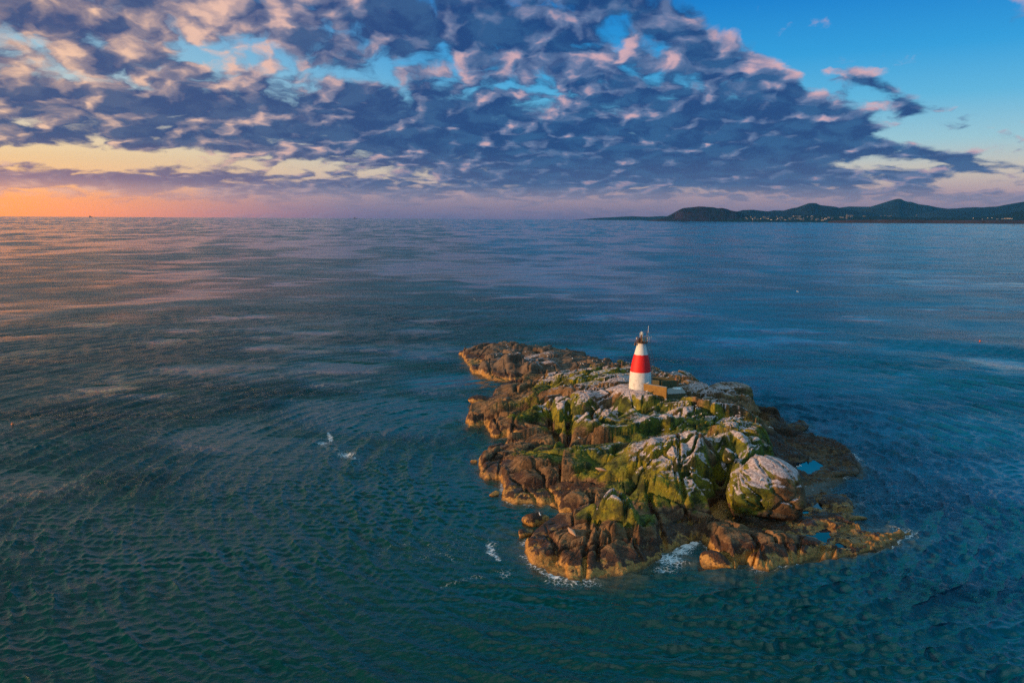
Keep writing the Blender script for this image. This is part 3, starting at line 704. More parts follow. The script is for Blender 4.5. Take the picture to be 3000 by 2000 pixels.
# ------------------------------------------------------------------ sea
def sea():
    a0 = np.linspace(-0.78, 0.78, 1300)
    extra = np.linspace(0.78, 2 * math.pi - 0.78, 90)[1:-1]
    az = np.concatenate([a0, extra, [2 * math.pi - 0.78]])
    r = [46.0]
    while r[-1] < 22600: r.append(r[-1] * (1.0022 if r[-1] < 120 else min(1.0022 + (r[-1] - 120) * 1.1e-5, 1.03)))
    r = np.array(r); nr, na = len(r), len(az)
    A, Rr = np.meshgrid(az, r)
    X = Rr * np.sin(A); Y = Rr * np.cos(A)
    cell = np.gradient(r)[:, None] * np.ones((1, na))
    cell = np.maximum(cell, Rr * (1.56 / 1300))
    rng = np.random.RandomState(3)
    Z = np.zeros_like(X); DX = np.zeros_like(X); DY = np.zeros_like(X)
    sdp = poly_sd(X[:560], Y[:560], [tuple(p) for p in OUTW]) if False else None
    wob = fbm(X * 0.03, Y * 0.03, 3, 5) * 1.6
    patch = 0.55 + 0.65 * sstep(-0.35, 0.35, fbm(X * 0.018 + 3, Y * 0.010, 3, 8))
    lost = np.zeros_like(X)
    def wave(arg, ux, uy, a, k, lam, chop=0.95):
        nonlocal Z, DX, DY, lost
        w = a * sstep(2.6, 5.0, lam / cell)
        Z = Z + w * np.sin(arg); c_ = np.cos(arg)
        DX = DX + w * chop * c_ * ux; DY = DY + w * chop * c_ * uy
        lost = lost + 0.5 * (k * a) ** 2 - 0.5 * (k * w) ** 2
    nz_ = [fbm(X * f + 7 * i, Y * f * 1.3, 2, 200 + i) for i, f in enumerate((0.035, 0.05, 0.07, 0.028, 0.045))]
    for i in range(30):                            # crests bending round the islet
        lam = math.exp(rng.uniform(math.log(0.8), math.log(6.0))); k = 2 * math.pi / lam
        sg = 4 + 5 * (i % 3)
        cx, cy = 20 + rng.normal() * sg, 118 + rng.normal() * sg * 1.3
        dx, dy = X - cx, Y - cy; L = np.sqrt(dx * dx + dy * dy) + 1e-3
        side_ = 0.58 + 0.55 * sstep(-0.3, 0.5, dx / L)
        a = 0.0125 * lam ** 0.92 * side_ * sstep(8, 26, L) * (0.45 + 0.55 * sstep(420, 90, L)) * np.clip(0.75 + 1.5 * nz_[i % 5], 0.05, 2.2)
        wave(k * L + rng.uniform(0, 6.28) + wob * 1.1 + 2.3 * nz_[(i + 2) % 5], dx / L, dy / L, a, k, lam)
    for i in range(34):                            # wind chop
        lam = math.exp(rng.uniform(math.log(0.5), math.log(2.2))) if i > 4 else rng.uniform(4, 8)
        k = 2 * math.pi / lam
        t = R(-72 + rng.normal() * 34); ux, uy = math.cos(t), math.sin(t)
        a = 0.0125 * lam ** 0.9 * patch * (0.4 if i <= 4 else 1.0) * np.clip(0.8 + 1.3 * nz_[(i + 1) % 5], 0.05, 2.2)
        wave(k * (X * ux + Y * uy) + rng.uniform(0, 6.28) + wob * 1.6 + 2.0 * nz_[i % 5], ux, uy, a, k, lam)
    Z *= 1.25; DX *= 1.25; DY *= 1.25
    V = np.stack([X + DX, Y + DY, Z], -1)
    # foam and shallows
    near = (Rr < 330) & (np.abs(A) < 0.8)
    foam = np.zeros_like(X); shal = np.zeros_like(X); d = np.full(X.shape, 99.0)
    xi, yi = X[near], Y[near]
    sd = -poly_sd(xi, yi, [tuple(p) for p in OUTW]); d[near] = sd
    lee = fbm(xi * 0.12, yi * 0.12, 3, 33) * 0.5 + 0.5
    f = np.exp(-np.clip(sd, 0, 99) / 0.40) * (0.14 + 0.5 * sstep(0.48, 0.80, lee))
    def spot(px, py, rad, st, z=0):
        p = at(px, py, z); return st * np.exp(-(((xi - p.x) ** 2 + (yi - p.y) ** 2) / rad ** 2))
    for px, py, rad, st in FOAM_SHORE: f = np.maximum(f, spot(px, py, rad, st) * np.exp(-np.clip(sd, 0, 99) / 1.6))
    for px, py, rad, st in FOAM_OPEN: f = np.maximum(f, spot(px, py, rad, st))
    for pts, wdt, st in FOAM_LINES:
        dd = line_d(xi + fbm(xi * 0.4, yi * 0.4, 3, 12) * 0.9, yi + fbm(xi * 0.4, yi * 0.4, 3, 14) * 0.9, [tuple(at(px, py, 0).to_2d()) for px, py in pts])
        f = np.maximum(f, st * np.exp(-(dd / wdt) ** 2))
    spk = sstep(0.55, 0.85, fbm(xi * 0.05, yi * 0.05, 3, 77) * 0.5 + 0.5) * sstep(70, 8, np.abs(sd)) * 0.20
    c0 = at(1330, 1600, 0); spk = np.maximum(spk, 0.30 * np.exp(-(((xi - c0.x) / 13) ** 2 + ((yi - c0.y) / 10) ** 2)))
    foam[near] = np.clip(np.maximum(f, spk), 0, 1)
    s = np.exp(-np.clip(sd, 0, 99) / 0.8) * 0.7
    for px, py, rad, st in SHALLOW: s = np.maximum(s, spot(px, py, rad, st))
    shal[near] = np.clip(s, 0, 1)
    me, used = grid_mesh('sea', V, na, nr)
    set_attr(me, 'foam', foam.ravel()); set_attr(me, 'shallow', shal.ravel()); set_attr(me, 'chop', np.sqrt(np.sqrt(2.0 * np.clip(lost, 0, 1))).ravel())
    ch = np.sqrt(np.sqrt(2.0 * np.clip(lost, 0, 1)))
    print('chop', [(int(r[i]), round(float(ch[i, 600]), 2)) for i in range(0, nr, 90)])
    return me
FOAM_SHORE = [(1560,1660,2.2,.6),(1600,1685,2.0,.66),(1630,1697,1.8,.66),(1680,1706,2.0,.7),(1720,1705,2.0,.6),(1500,1470,1.8,.7),(1545,1480,1.6,.6),(1470,1285,1.6,.6),(1400,1100,1.6,.5),(1360,1040,2,.7),(1385,1180,1.6,.6),(1400,1350,1.5,.6),(2215,1672,1.6,.6),(2330,1655,1.6,.6),(1450,1410,1.6,.5),(2580,1600,1.6,.6),(2500,1335,2.5,.9),(2150,1672,1.6,.6),(1540,1590,1.6,.7),(1800,1058,4,.7),(1730,1040,4,.6),(2205,1205,3,.6)]
FOAM_OPEN = [(1990,1614,1.8,.85),(1965,1640,2.2,.80),(1945,1668,1.7,.6),(2010,1598,1.4,1.0),(2030,1588,1.0,1.0),(1955,1665,1.6,.55),(1445,1590,1.2,.5),(1440,1618,1.0,.6),(2660,1560,1.8,.75),(2630,1548,1.5,.5),(1655,1649,.9,.9),(1627,1690,.9,1.0),(2480,1335,3,.5),(2510,1345,2.5,.55),(1420,1025,3.5,.7),(945,1297,1.3,.75),(965,1285,.9,.7),(1015,1330,2.0,.72),(1040,1345,1.4,.6),(1480,1680,1.5,.5),(2540,1540,2.5,.35),(2600,1530,2.0,.35)]
FOAM_LINES = [([(966,1170),(970,1195),(975,1215),(970,1235)],.9,.36),([(965,1270),(970,1290)],.6,.75),([(930,1295),(950,1305),(975,1318),(1010,1335),(1045,1350),(1075,1365)],.8,.40),([(1100,1375),(1130,1385),(1150,1392),(1170,1408)],1.0,.36),
 ([(1170,1425),(1190,1450),(1200,1475),(1225,1490),(1250,1500)],.9,.33),([(1425,1595),(1440,1615),(1455,1625),(1465,1640)],.5,.75),([(1540,1625),(1555,1655),(1590,1680),(1640,1702)],.6,.62),([(1620,1690),(1640,1665),(1655,1648),(1668,1640)],.35,.9),
 ([(1955,1650),(1985,1620),(2015,1595),(2045,1580)],.8,.6),([(2560,1615),(2610,1600),(2660,1575),(2700,1562)],.5,.7),([(1600,1705),(1680,1715),(1760,1712)],.7,.5),([(1340,1560),(1380,1570),(1420,1580)],.6,.35),([(1220,1640),(1300,1620),(1360,1650)],.7,.4),([(1090,1630),(1150,1600),(1210,1590)],.7,.35),([(1300,1720),(1360,1700),(1420,1690)],.7,.4),
 ([(1040,1530),(1090,1480),(1150,1500)],.7,.32),([(560,1180),(600,1170),(640,1165)],1.2,.4),([(1040,1118),(1075,1112)],1.4,.5),([(1120,1190),(1150,1178)],1.2,.35),([(760,1365),(800,1380),(850,1375)],.9,.3)]
SHALLOW = [(2590,1570,3.2,.9),(2625,1560,2.2,.8),(2560,1550,2.0,.6),(2010,1640,1.8,.8),(1520,1610,1.6,.6),(1540,1640,1.4,.6),(1800,1705,2.2,.55),(1480,1560,2,.35),(2110,1690,2.0,.5),(2500,1535,1.6,.7),(1850,1690,2.0,.4)]
def sea_material():
    m, t, b = material('sea_water')
    g = t.node('ShaderNodeNewGeometry'); P = S(t.t, g.outputs['Position'])
    foam, shal, shore = t.attr('foam'), t.attr('shallow'), t.attr('chop')
    patch = t.noise(t.scale_vec(P, (0.006, 0.013, 0.0)), 1.0, 4, 0.55, 0.6).step(0.36, 0.60)
    patch2 = t.noise(t.scale_vec(P, (0.018, 0.055, 0.0)), 1.0, 6, 0.62, 0.4).step(0.32, 0.66)
    patch = patch * 0.55 + patch2 * 0.45
    n1 = t.noise(t.scale_vec(P, (0.75, 1.15, 0.8)), 1.0, 6, 0.62)
    n2 = t.noise(t.scale_vec(P, (2.6, 3.6, 2.0)), 1.0, 4, 0.6)
    n3 = t.noise(t.scale_vec(P, (0.16, 0.26, 0.2)), 1.0, 4, 0.55)
    hgt = n1 * 0.22 + n2 * 0.05 + n3 * 0.35
    far_n = t.noise(t.scale_vec(P, (0.055, 0.13, 0.0)), 1.0, 7, 0.72, 0.3)
    hgt = hgt + far_n * 4.6 * shore.step(0.42, 0.68)
    bp = t.node('ShaderNodeBump'); bp.inputs['Distance'].default_value = 1.0
    t.link((patch * 0.85 + 0.12 + shore * patch2 * 0.5), bp.inputs['Strength'])
    t.link(hgt, bp.inputs['Height'])
    # greener inshore water near left; blue sky reflection painted into the colour rightward
    px_, py_, pz_ = t.separate(P)
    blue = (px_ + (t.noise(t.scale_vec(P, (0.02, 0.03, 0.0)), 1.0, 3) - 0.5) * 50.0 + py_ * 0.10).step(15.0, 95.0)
    water_refl = t.mix(blue, (0.0, 0.040, 0.036), (0.0, 0.085, 0.180))
    c = t.mix(shal * 0.85, water_refl, (0.12, 0.105, 0.075))
    # foam lace
    q = t.add_vec(P, t.scale_vec(t.noise(P, 1.1, 3), (0.8, 0.8, 0.0)))
    lace = t.voronoi(t.scale_vec(q, (1.0, 1.4, 0.0)), 1.5, 'DISTANCE_TO_EDGE', '2D')
    lace2 = t.voronoi(t.scale_vec(q, (1.0, 1.3, 0.0)), 4.2, 'DISTANCE_TO_EDGE', '2D')
    nf = t.noise(P, 3.0, 6, 0.7)
    cover = (foam * 1.25 + (0.13 - lace.min(0.26)) * 1.5 + (0.12 - lace2.min(0.24)) * 0.9 + (nf - 0.5) * 1.25)
    fm = cover.step(0.50, 1.10) * foam.step(0.03, 0.16)
    c = t.mix(fm, c, (0.78, 0.80, 0.82))
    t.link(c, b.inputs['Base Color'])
    t.link((fm * 0.6 + (shore - 0.42).max(0.0) * (0.9 - patch * 0.25)).max(0.07), b.inputs['Roughness'])
    b.inputs['IOR'].default_value = 1.345
    t.link(bp.outputs[0], b.inputs['Normal'])
    return m
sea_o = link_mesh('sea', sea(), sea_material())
tag(sea_o, 'choppy dark teal sea under the sunset', 'sea', kind='structure')
# ------------------------------------------------------------------ rock pools
def pool_material():
    m, t, b = material('pool_water')
    b.inputs['Base Color'].default_value = (0.003, 0.014, 0.026, 1); b.inputs['Roughness'].default_value = 0.02; b.inputs['IOR'].default_value = 1.25
    tc = t.node('ShaderNodeNewGeometry'); n = t.noise(tc.outputs['Position'], 3.0, 3)
    bp = t.node('ShaderNodeBump'); bp.inputs['Strength'].default_value = 0.05; bp.inputs['Distance'].default_value = 0.05
    t.link(n, bp.inputs['Height']); t.link(bp.outputs[0], b.inputs['Normal'])
    return m
M_POOL = pool_material()
for p in POOLW:
    c = np.mean(np.array(p), 0)
    vs_ = [(c[0] + (x - c[0]) * 1.12 + 0.5 * np.sign(x - c[0]), c[1] + (y - c[1]) * 1.12 + 0.5 * np.sign(y - c[1]), POOL_Z) for x, y in p]
    mb = MB(); mb.add(vs_ + [(x, y, -0.3) for x, y, z in vs_], [tuple(range(len(vs_)))])
    o = mb.build('tide_pool', M_POOL); tag(o, kind='structure')
    if o.data.polygons[0].normal.z < 0: o.data.flip_normals()

# ------------------------------------------------------------------ loose rocks and boulders
rock('boulder', 'huge pale rounded boulder with cracked grey top beside the green dome', 'boulder', 2224, 1460, 2.9, (6.5, 4.9, 5.2), 14, 33, 10, planes=15, sub=6, cracks=1.5)
rock('rock_slab', 'big flat-topped grey slab ending in a dark cliff at the right shore', 'rock', 2128, 1160, 2.6, (5.0, 4.2, 5.2), -12, 41, 2, planes=7, sub=6, cracks=.6, flat=0.52)
rock('rock_slab', 'smooth tan slab leaning on the shore of the left inlet', 'rock', 1690, 1482, .9, (2.6, 1.7, 1.9), 25, 4, -25, planes=6, cracks=0.5)
rock('boulder', 'tilted square-cut boulder standing in the gully below the mid ridge', 'boulder', 1783, 1282, 1.8, (0.95, .9, 2.1), 20, 5, 24, planes=8, cracks=0.5)
rock('boulder', 'small pale block lying on the grey top of the dome', 'boulder', 2133, 1333, 7.6, (.85, .75, 1.0), 10, 6, 0, planes=8, cracks=0.3)
rock('sea_rock', 'low dark rock off the far left tip of the island', 'rock', 1366, 1037, .2, (2.7, 1.6, 1.0), 0, 7, 0, planes=8)
rock('sea_rock', 'low brown rock below the dark left point in the second cove', 'rock', 1413, 1177, .2, (3.0, 1.7, 1.3), 12, 8, 8, planes=8)
rock('sea_rock', 'rounded rust-brown boulder at the foot of the left cliffs', 'rock', 1457, 1274, .3, (1.1, .9, 1.1), 0, 9, 0, planes=7, cracks=.4)
rock('sea_rock', 'tiny orange rock just off the left promontory', 'rock', 1389, 1352, .05, (.55, .4, .35), 0, 10, 0, planes=7, sub=4, cracks=.3)
rock('sea_rock', 'small splashed brown rock in the water beneath the left promontory', 'rock', 1448, 1449, .05, (.95, .55, .55), 20, 11, 0, planes=7, sub=4, cracks=.4)
rock('sea_rock', 'dark brown islet rock with a white gull on top near the front shore', 'rock', 1576, 1527, .25, (2.1, 1.2, 1.35), 10, 12, 0, planes=8)
rock('sea_rock', 'tan rock in the foam beside the gull rock', 'rock', 1540, 1562, .1, (1.35, .85, .8), 35, 13, 0, planes=7)
rock('sea_rock', 'dark domed tidal rock rising beside the right pool', 'rock', 2450, 1483, .1, (2.3, 2.6, 1.3), 0, 14, 0, planes=9)
rock('sea_rock', 'tan finger of rock in the water on the right', 'rock', 2503, 1522, -.05, (1.9, .6, .55), 18, 15, 0, planes=7)
rock('sea_rock', 'last small orange rock at the right end of the island', 'rock', 2662, 1566, -.1, (.6, .4, .35), 30, 19, 0, planes=7, sub=4, cracks=.3)
rock('sea_rock', 'weed-covered tan rock in front of the foaming inlet', 'rock', 2100, 1650, .0, (2.3, 1.5, 1.3), -12, 20, 0, planes=9)
rock('sea_rock', 'flat tan reef rock on the shelf beyond the right pools', 'rock', 2470, 1392, .15, (3.1, .9, .8), 14, 23, 0, planes=8)
rock('sea_rock', 'dark jagged rock jutting from the right shore below the slab', 'rock', 2340, 1254, .1, (2.3, 1.5, 1.0), 10, 24, 0, planes=8)
rock('sea_rock', 'small black rock in the water behind the tower', 'rock', 1818, 1060, .2, (1.0, .7, .6), 0, 25, 0, planes=7, sub=4, cracks=.4)

# ------------------------------------------------------------------ beacon tower
def tower_paint():
    m, t, b = material('painted_masonry')
    tc = t.node('ShaderNodeTexCoord'); P = S(t.t, tc.outputs['Object'])
    x, y, z = t.separate(P)
    wob = (t.noise(P, 2.4, 5, 0.6) - 0.5) * 0.10
    drip = (t.noise(t.scale_vec(P, (5, 5, 0.6)), 1.0, 3) - 0.5) * 0.22
    red = (z + wob).step(3.60, 3.64) * (z + wob + drip).step(6.90, 6.84)
    n = t.noise(P, 3.2, 8, 0.7); n2 = t.noise(t.scale_vec(P, (2.2, 2.2, 1.1)), 1.0, 5, 0.6)
    white = t.mix((n - 0.5) * 0.8 + 0.4, (0.80, 0.79, 0.76), (0.66, 0.65, 0.62))
    fl = t.noise(P, 8.0, 6, 0.75)
    flake = (fl + (n2 - 0.5) * 0.55 + z.step(5.0, 0.5) * 0.05).step(0.585, 0.65)
    white = t.mix(flake * 0.75, white, (0.20, 0.21, 0.20))
    redc = t.mix(n.step(0.3, 0.7), (0.80, 0.010, 0.008), (0.68, 0.008, 0.008))
    redc = t.mix(t.noise(t.scale_vec(P, (3, 3, 1)), 1.6, 7, 0.75).step(0.66, 0.72) * 0.5, redc, (0.75, 0.30, 0.24))
    t.link(t.mix(red, white, redc), b.inputs['Base Color'])
    b.inputs['Roughness'].default_value = 0.62
    bp = t.node('ShaderNodeBump'); bp.inputs['Strength'].default_value = 0.5; bp.inputs['Distance'].default_value = 0.03
    t.link(n, bp.inputs['Height']); t.link(bp.outputs[0], b.inputs['Normal'])
    return m
M_TOWER = tower_paint()
M_RUST = plain('rusty_steel', (0.17, 0.10, 0.065), 0.75, 0.3, 0.45, 5)
M_STEEL = plain('galvanised_steel', (0.34, 0.34, 0.36), 0.5, 0.6, 0.2, 8)
M_WHITEP = plain('white_paint', (0.72, 0.72, 0.70), 0.5, 0.0, 0.1, 8)
M_GLASS = plain('lantern_glass', (0.55, 0.60, 0.60), 0.12, 0.0, 0.1, 8)
M_PANEL = plain('solar_cells', (0.10, 0.20, 0.21), 0.25, 0.0, 0.3, 12)
M_BLACK = plain('dark_steel', (0.035, 0.032, 0.03), 0.6, 0.2, 0.3, 8)
TB = Vector((TOWER_P.x, TOWER_P.y, 8.0))
tw = empty('beacon_tower', TB)
tag(tw, 'white tapering beacon tower with a broad red band on the islet', 'beacon')
prof = [(2.12, -0.9), (2.10, 0.0), (2.06, 1.2), (2.01, 2.4), (1.93, 3.5), (1.82, 4.4), (1.66, 5.3), (1.48, 6.1), (1.25, 6.95), (1.04, 7.8), (0.85, 8.5), (0.72, 9.02)]
def smooth_prof(p, k=4):
    out = []
    for i in range(len(p) - 1):
        for j in range(k):
            s = j / k; out.append((p[i][0] * (1 - s) + p[i + 1][0] * s, p[i][1] * (1 - s) + p[i + 1][1] * s))
    return out + [p[-1]]
MB().lathe(smooth_prof(prof), 72).build('tower_body', M_TOWER, tw, True)
g = MB(); g.lathe([(0.80, 9.0), (1.02, 9.03), (1.02, 9.14), (0.78, 9.17), (0.5, 9.2)], 32)
g.build('gallery', M_RUST, tw)
rl = MB()
for k in range(9):
    a = 2 * math.pi * k / 9 + 0.2; x, y = 1.0 * math.cos(a), 1.0 * math.sin(a)
    rl.tube([(x, y, 9.1), (x, y, 10.15)], 0.035)
for z in (9.45, 9.8, 10.15): rl.ring((0, 0, z), 1.0, 0.03)
rl.ring((0, 0, 9.2), 1.25, 0.035)
for k in range(6):
    a = 2 * math.pi * k / 6; rl.tube([(0.9 * math.cos(a), 0.9 * math.sin(a), 9.08), (1.25 * math.cos(a), 1.25 * math.sin(a), 9.2)], 0.03)
rl.build('railing', M_RUST, tw)
ln = MB(); ln.lathe([(0.20, 9.2), (0.20, 10.2), (0.13, 10.25), (0.13, 10.55)], 14); ln.build('lantern_post', M_RUST, tw)
lamp = MB(); lamp.lathe([(0.15, 10.55), (0.22, 10.6), (0.22, 10.92), (0.16, 11.05), (0.05, 11.16), (0.02, 11.22)], 16); lo = lamp.build('lantern', M_GLASS, tw, True)
fr = MB()
for a in (0.3, 1.87, 3.44, 5.01):
    x, y = .36 * math.cos(a), .36 * math.sin(a); fr.tube([(x, y, 10.15), (x, y, 10.95), (x * .5, y * .5, 11.12)], 0.03)
fr.ring((0, 0, 10.62), .36, 0.022, 14); fr.build('lantern_guard', M_WHITEP, tw)
for dx, dy, w, d_, h, zz, nm, mt in [(-.48, -.35, .42, .34, .5, 9.45, 'battery_box', M_BLACK), (.05, -.62, .3, .25, .62, 9.5, 'battery_box', M_RUST), (-.2, .4, .5, .3, .7, 9.55, 'battery_box', M_BLACK), (-1.2, -.35, .34, .3, .42, 8.82, 'battery_box', M_RUST)]:
    MB().box((dx, dy, zz), (w, d_, h), 0.3).build(nm, mt, tw, bevel=0.02)
sp_ = MB(); sp_.box((0, 0, 0), (.78, .05, .52)); so = sp_.build('solar_panel', M_PANEL, tw); so.location = (.42, -.85, 9.85); so.rotation_euler = (R(-28), 0, R(12))
fm_ = MB(); fm_.box((0, .035, 0), (.86, .04, .60)); fo = fm_.build('frame', M_WHITEP, so)
MB().tube([(.93, -.38, 8.95), (.93, -.38, 11.3)], 0.045).build('mast', M_RUST, tw)
an = MB(); an.tube([(1.22, .35, 9.9), (1.3, .36, 12.25)], [0.05, 0.03]); an.tube([(.95, .3, 10.1), (1.25, .35, 10.1)], .03); an.build('antenna', M_WHITEP, tw)
for sx, sy in ((-1.0, -.35), (1.08, -.1)):
    MB().lathe([(0.05, 9.75), (.09, 9.8), (.09, 10.0), (0.03, 10.05)], 10, (sx, sy, 0)).build('marker_lamp', M_WHITEP, tw)
# caged ladder on the right flank, following the taper
LA = R(12)
def lad(z, off, side):
    r = np.interp(z, [p[1] for p in prof], [p[0] for p in prof]) if z < 9 else 0.8
    ca, sa = math.cos(LA), math.sin(LA)
    return ((r + off) * ca - side * sa, (r + off) * sa + side * ca, z)
zs = [0.2 + 0.5 * i for i in range(18)]
ld = MB()
for sd_ in (-.25, .25): ld.tube([lad(z, .28, sd_) for z in zs] + [lad(9.2, .28, sd_), (1.05 * math.cos(LA) - sd_ * math.sin(LA), 1.05 * math.sin(LA) + sd_ * math.cos(LA), 10.2)], .032)
for z in np.arange(0.3, 9.2, 0.33): ld.tube([lad(z, .28, -.25), lad(z, .28, .25)], .018, 4)
lado = ld.build('ladder', M_STEEL, tw)
cg = MB()
for z in np.arange(2.6, 10.3, 0.62):
    zz = min(z, 9.0); dz = z - zz
    pts = []
    for k in range(9):
        a = math.pi * (k / 8 - 0.5); off = .28 + .72 * math.cos(a); sd_ = .40 * math.sin(a) if abs(math.sin(a)) < .99 else .36 * math.sin(a)
        q = lad(zz, off, sd_); pts.append((q[0] + (0.12 if dz else 0), q[1], z))
    cg.tube(pts, .022, 4)
for k in (1, 3, 4, 5, 7):
    a = math.pi * (k / 8 - 0.5); off = .28 + .72 * math.cos(a); sd_ = .40 * math.sin(a)
    cg.tube([lad(z, off, sd_) for z in np.arange(2.6, 9.01, 0.8)] + [tuple(Vector(lad(9.0, off, sd_)) + Vector((.12, 0, 1.2)))], .018, 4)
cg.build('safety_cage', M_STEEL, lado)

# ------------------------------------------------------------------ concrete walls by the tower
def concrete(name, c1, c2, sc=1.5):
    m, t, b = material(name)
    tc = t.node('ShaderNodeTexCoord'); P = S(t.t, tc.outputs['Object'])
    n = t.noise(P, sc, 7, 0.65); st = t.noise(t.scale_vec(P, (6, 6, 0.9)), 1.0, 4); bd = t.noise(t.scale_vec(P, (0.3, 0.3, 4.5)), 1.0, 3)
    c = t.mix((n * 0.6 + st * 0.25 + bd * 0.25 - 0.05).step(0.35, 0.68), c1, c2)
    pit = t.voronoi(P, 7.0).step(0.14, 0.07) * n.step(0.45, 0.6)
    c = t.mix(pit * 0.6, c, (0.06, 0.05, 0.035))
    t.link(c, b.inputs['Base Color']); b.inputs['Roughness'].default_value = 0.85
    bp = t.node('ShaderNodeBump'); bp.inputs['Strength'].default_value = 0.6; bp.inputs['Distance'].default_value = 0.03
    t.link(n, bp.inputs['Height']); t.link(bp.outputs[0], b.inputs['Normal'])
    return m
M_OCHRE = concrete('ochre_concrete', (0.29, 0.165, 0.035), (0.19, 0.10, 0.022))
M_CONC = concrete('olive_concrete', (0.145, 0.125, 0.055), (0.095, 0.085, 0.04))
M_CONCT = concrete('weathered_concrete', (0.33, 0.31, 0.28), (0.21, 0.19, 0.17), 3.0)
def seg_wall(mb, a, b, z0, z1, th, mi=0):
    a = Vector(a); b = Vector(b); d = b - a
    c = (a + b) / 2
    mb.box((c.x, c.y, (z0 + z1) / 2), (d.length, th, z1 - z0), math.atan2(d.y, d.x), mi)
wa = at(1881, 1122, 9.7).to_2d(); wb = at(1953, 1134, 9.7).to_2d()
wd = (wb - wa).normalized(); wn_ = Vector((-wd.y, wd.x))            # points away from the viewer
ww = empty('concrete_wall', (wa.x, wa.y, 7.0)); tag(ww, 'ochre concrete wall slab running from the tower foot', 'wall')
mb = MB(); c = (wb - wa) / 2 + wn_ * 0.16
mb.box((c.x, c.y, 0.45), ((wb - wa).length, 0.32, 4.3), math.atan2(wd.y, wd.x)); mb.build('wall_face', M_OCHRE, ww, bevel=0.04)
mb = MB(); mb.box((c.x, c.y, 2.66), ((wb - wa).length + .04, 0.38, 0.10), math.atan2(wd.y, wd.x)); mb.build('coping', M_CONCT, ww, bevel=0.03)
# low block with the round cover
zt = 8.25
fl_, frr, br, bl = [at(px, py, zt).to_2d() for px, py in ((1957, 1153), (2009, 1150), (1996, 1132), (1954, 1138))]
bk = empty('concrete_block', (fl_.x, fl_.y, zt)); tag(bk, 'low olive concrete block with a flat top in front of the roofless hut', 'block')
def prism(ps, z0, z1, o):
    n = len(ps); mb = MB(); mb.add([(p.x - o.x, p.y - o.y, z0) for p in ps] + [(p.x - o.x, p.y - o.y, z1) for p in ps],
        [tuple(range(n - 1, -1, -1)), tuple(range(n, 2 * n))] + [(i, (i + 1) % n, n + (i + 1) % n, n + i) for i in range(n)]); return mb
prism([fl_, frr, br, bl], -4.0, -0.14, fl_).build('block_body', M_CONC, bk, bevel=0.04)
cen = (fl_ + frr + br + bl) / 4
prism([cen + (p - cen) * 1.035 for p in (fl_, frr, br, bl)], -0.14, 0.0, fl_).build('top_slab', M_CONCT, bk, bevel=0.04)
hc = at(1983, 1138, zt)
hm = MB(); hm.lathe([(.84, 0.0), (.84, .07), (.78, .10), (.30, .11), (.28, .14), (.02, .14)], 28)
ho = hm.build('hatch_cover', M_WHITEP, None, True); ho.location = (hc.x, hc.y, zt + 0.004)
tag(ho, 'round white cover lying on the low concrete block', 'hatch')
# roofless hut
zt2 = 9.0
A_, B_, C_, D_ = [at(px, py, zt2).to_2d() for px, py in ((1906, 1112.5), (1932, 1114), (1939, 1115), (1987, 1114))]
dirx = (D_ - A_).normalized(); back = Vector((-dirx.y, dirx.x)) * 2.6
ht = empty('roofless_hut', (A_.x, A_.y, 6.0)); tag(ht, 'roofless olive concrete hut with a doorway gap behind the tower', 'hut')
def hw(a, b, nm, mt=M_CONC, z1=3.0, inset=0.0):
    mb = MB(); seg_wall(mb, a - A_, b - A_, -2.0, z1, .28); mb.build(nm, mt, ht, bevel=0.03)
off_ = Vector((-dirx.y, dirx.x)) * 0.142
hw(A_ + dirx * .285, B_, 'front_wall'); hw(C_, D_ - dirx * .285, 'front_wall')
hw(A_ + back + dirx * .285, D_ + back - dirx * .285, 'rear_wall', z1=3.05)
hw(A_ + dirx * .14 - off_, A_ + back + dirx * .14 + off_, 'end_wall', z1=2.97)
M_RED = concrete('reddish_render', (0.30, 0.13, 0.06), (0.22, 0.09, 0.05))
hw(D_ - dirx * .14 - off_, D_ + back - dirx * .14 + off_, 'end_wall', M_RED, z1=3.02)
# steps by the block
p0 = at(2014, 1169, 6.6)
st_ = empty('stone_steps', p0); tag(st_, 'pale concrete steps going down beside the low block', 'steps')
for k in range(4):
    MB().box((0.25 * k + .2, -0.62 * k, -0.42 * k - .25), (1.5, .75, .5), 0.05).build('step', M_CONCT, st_, bevel=0.03)

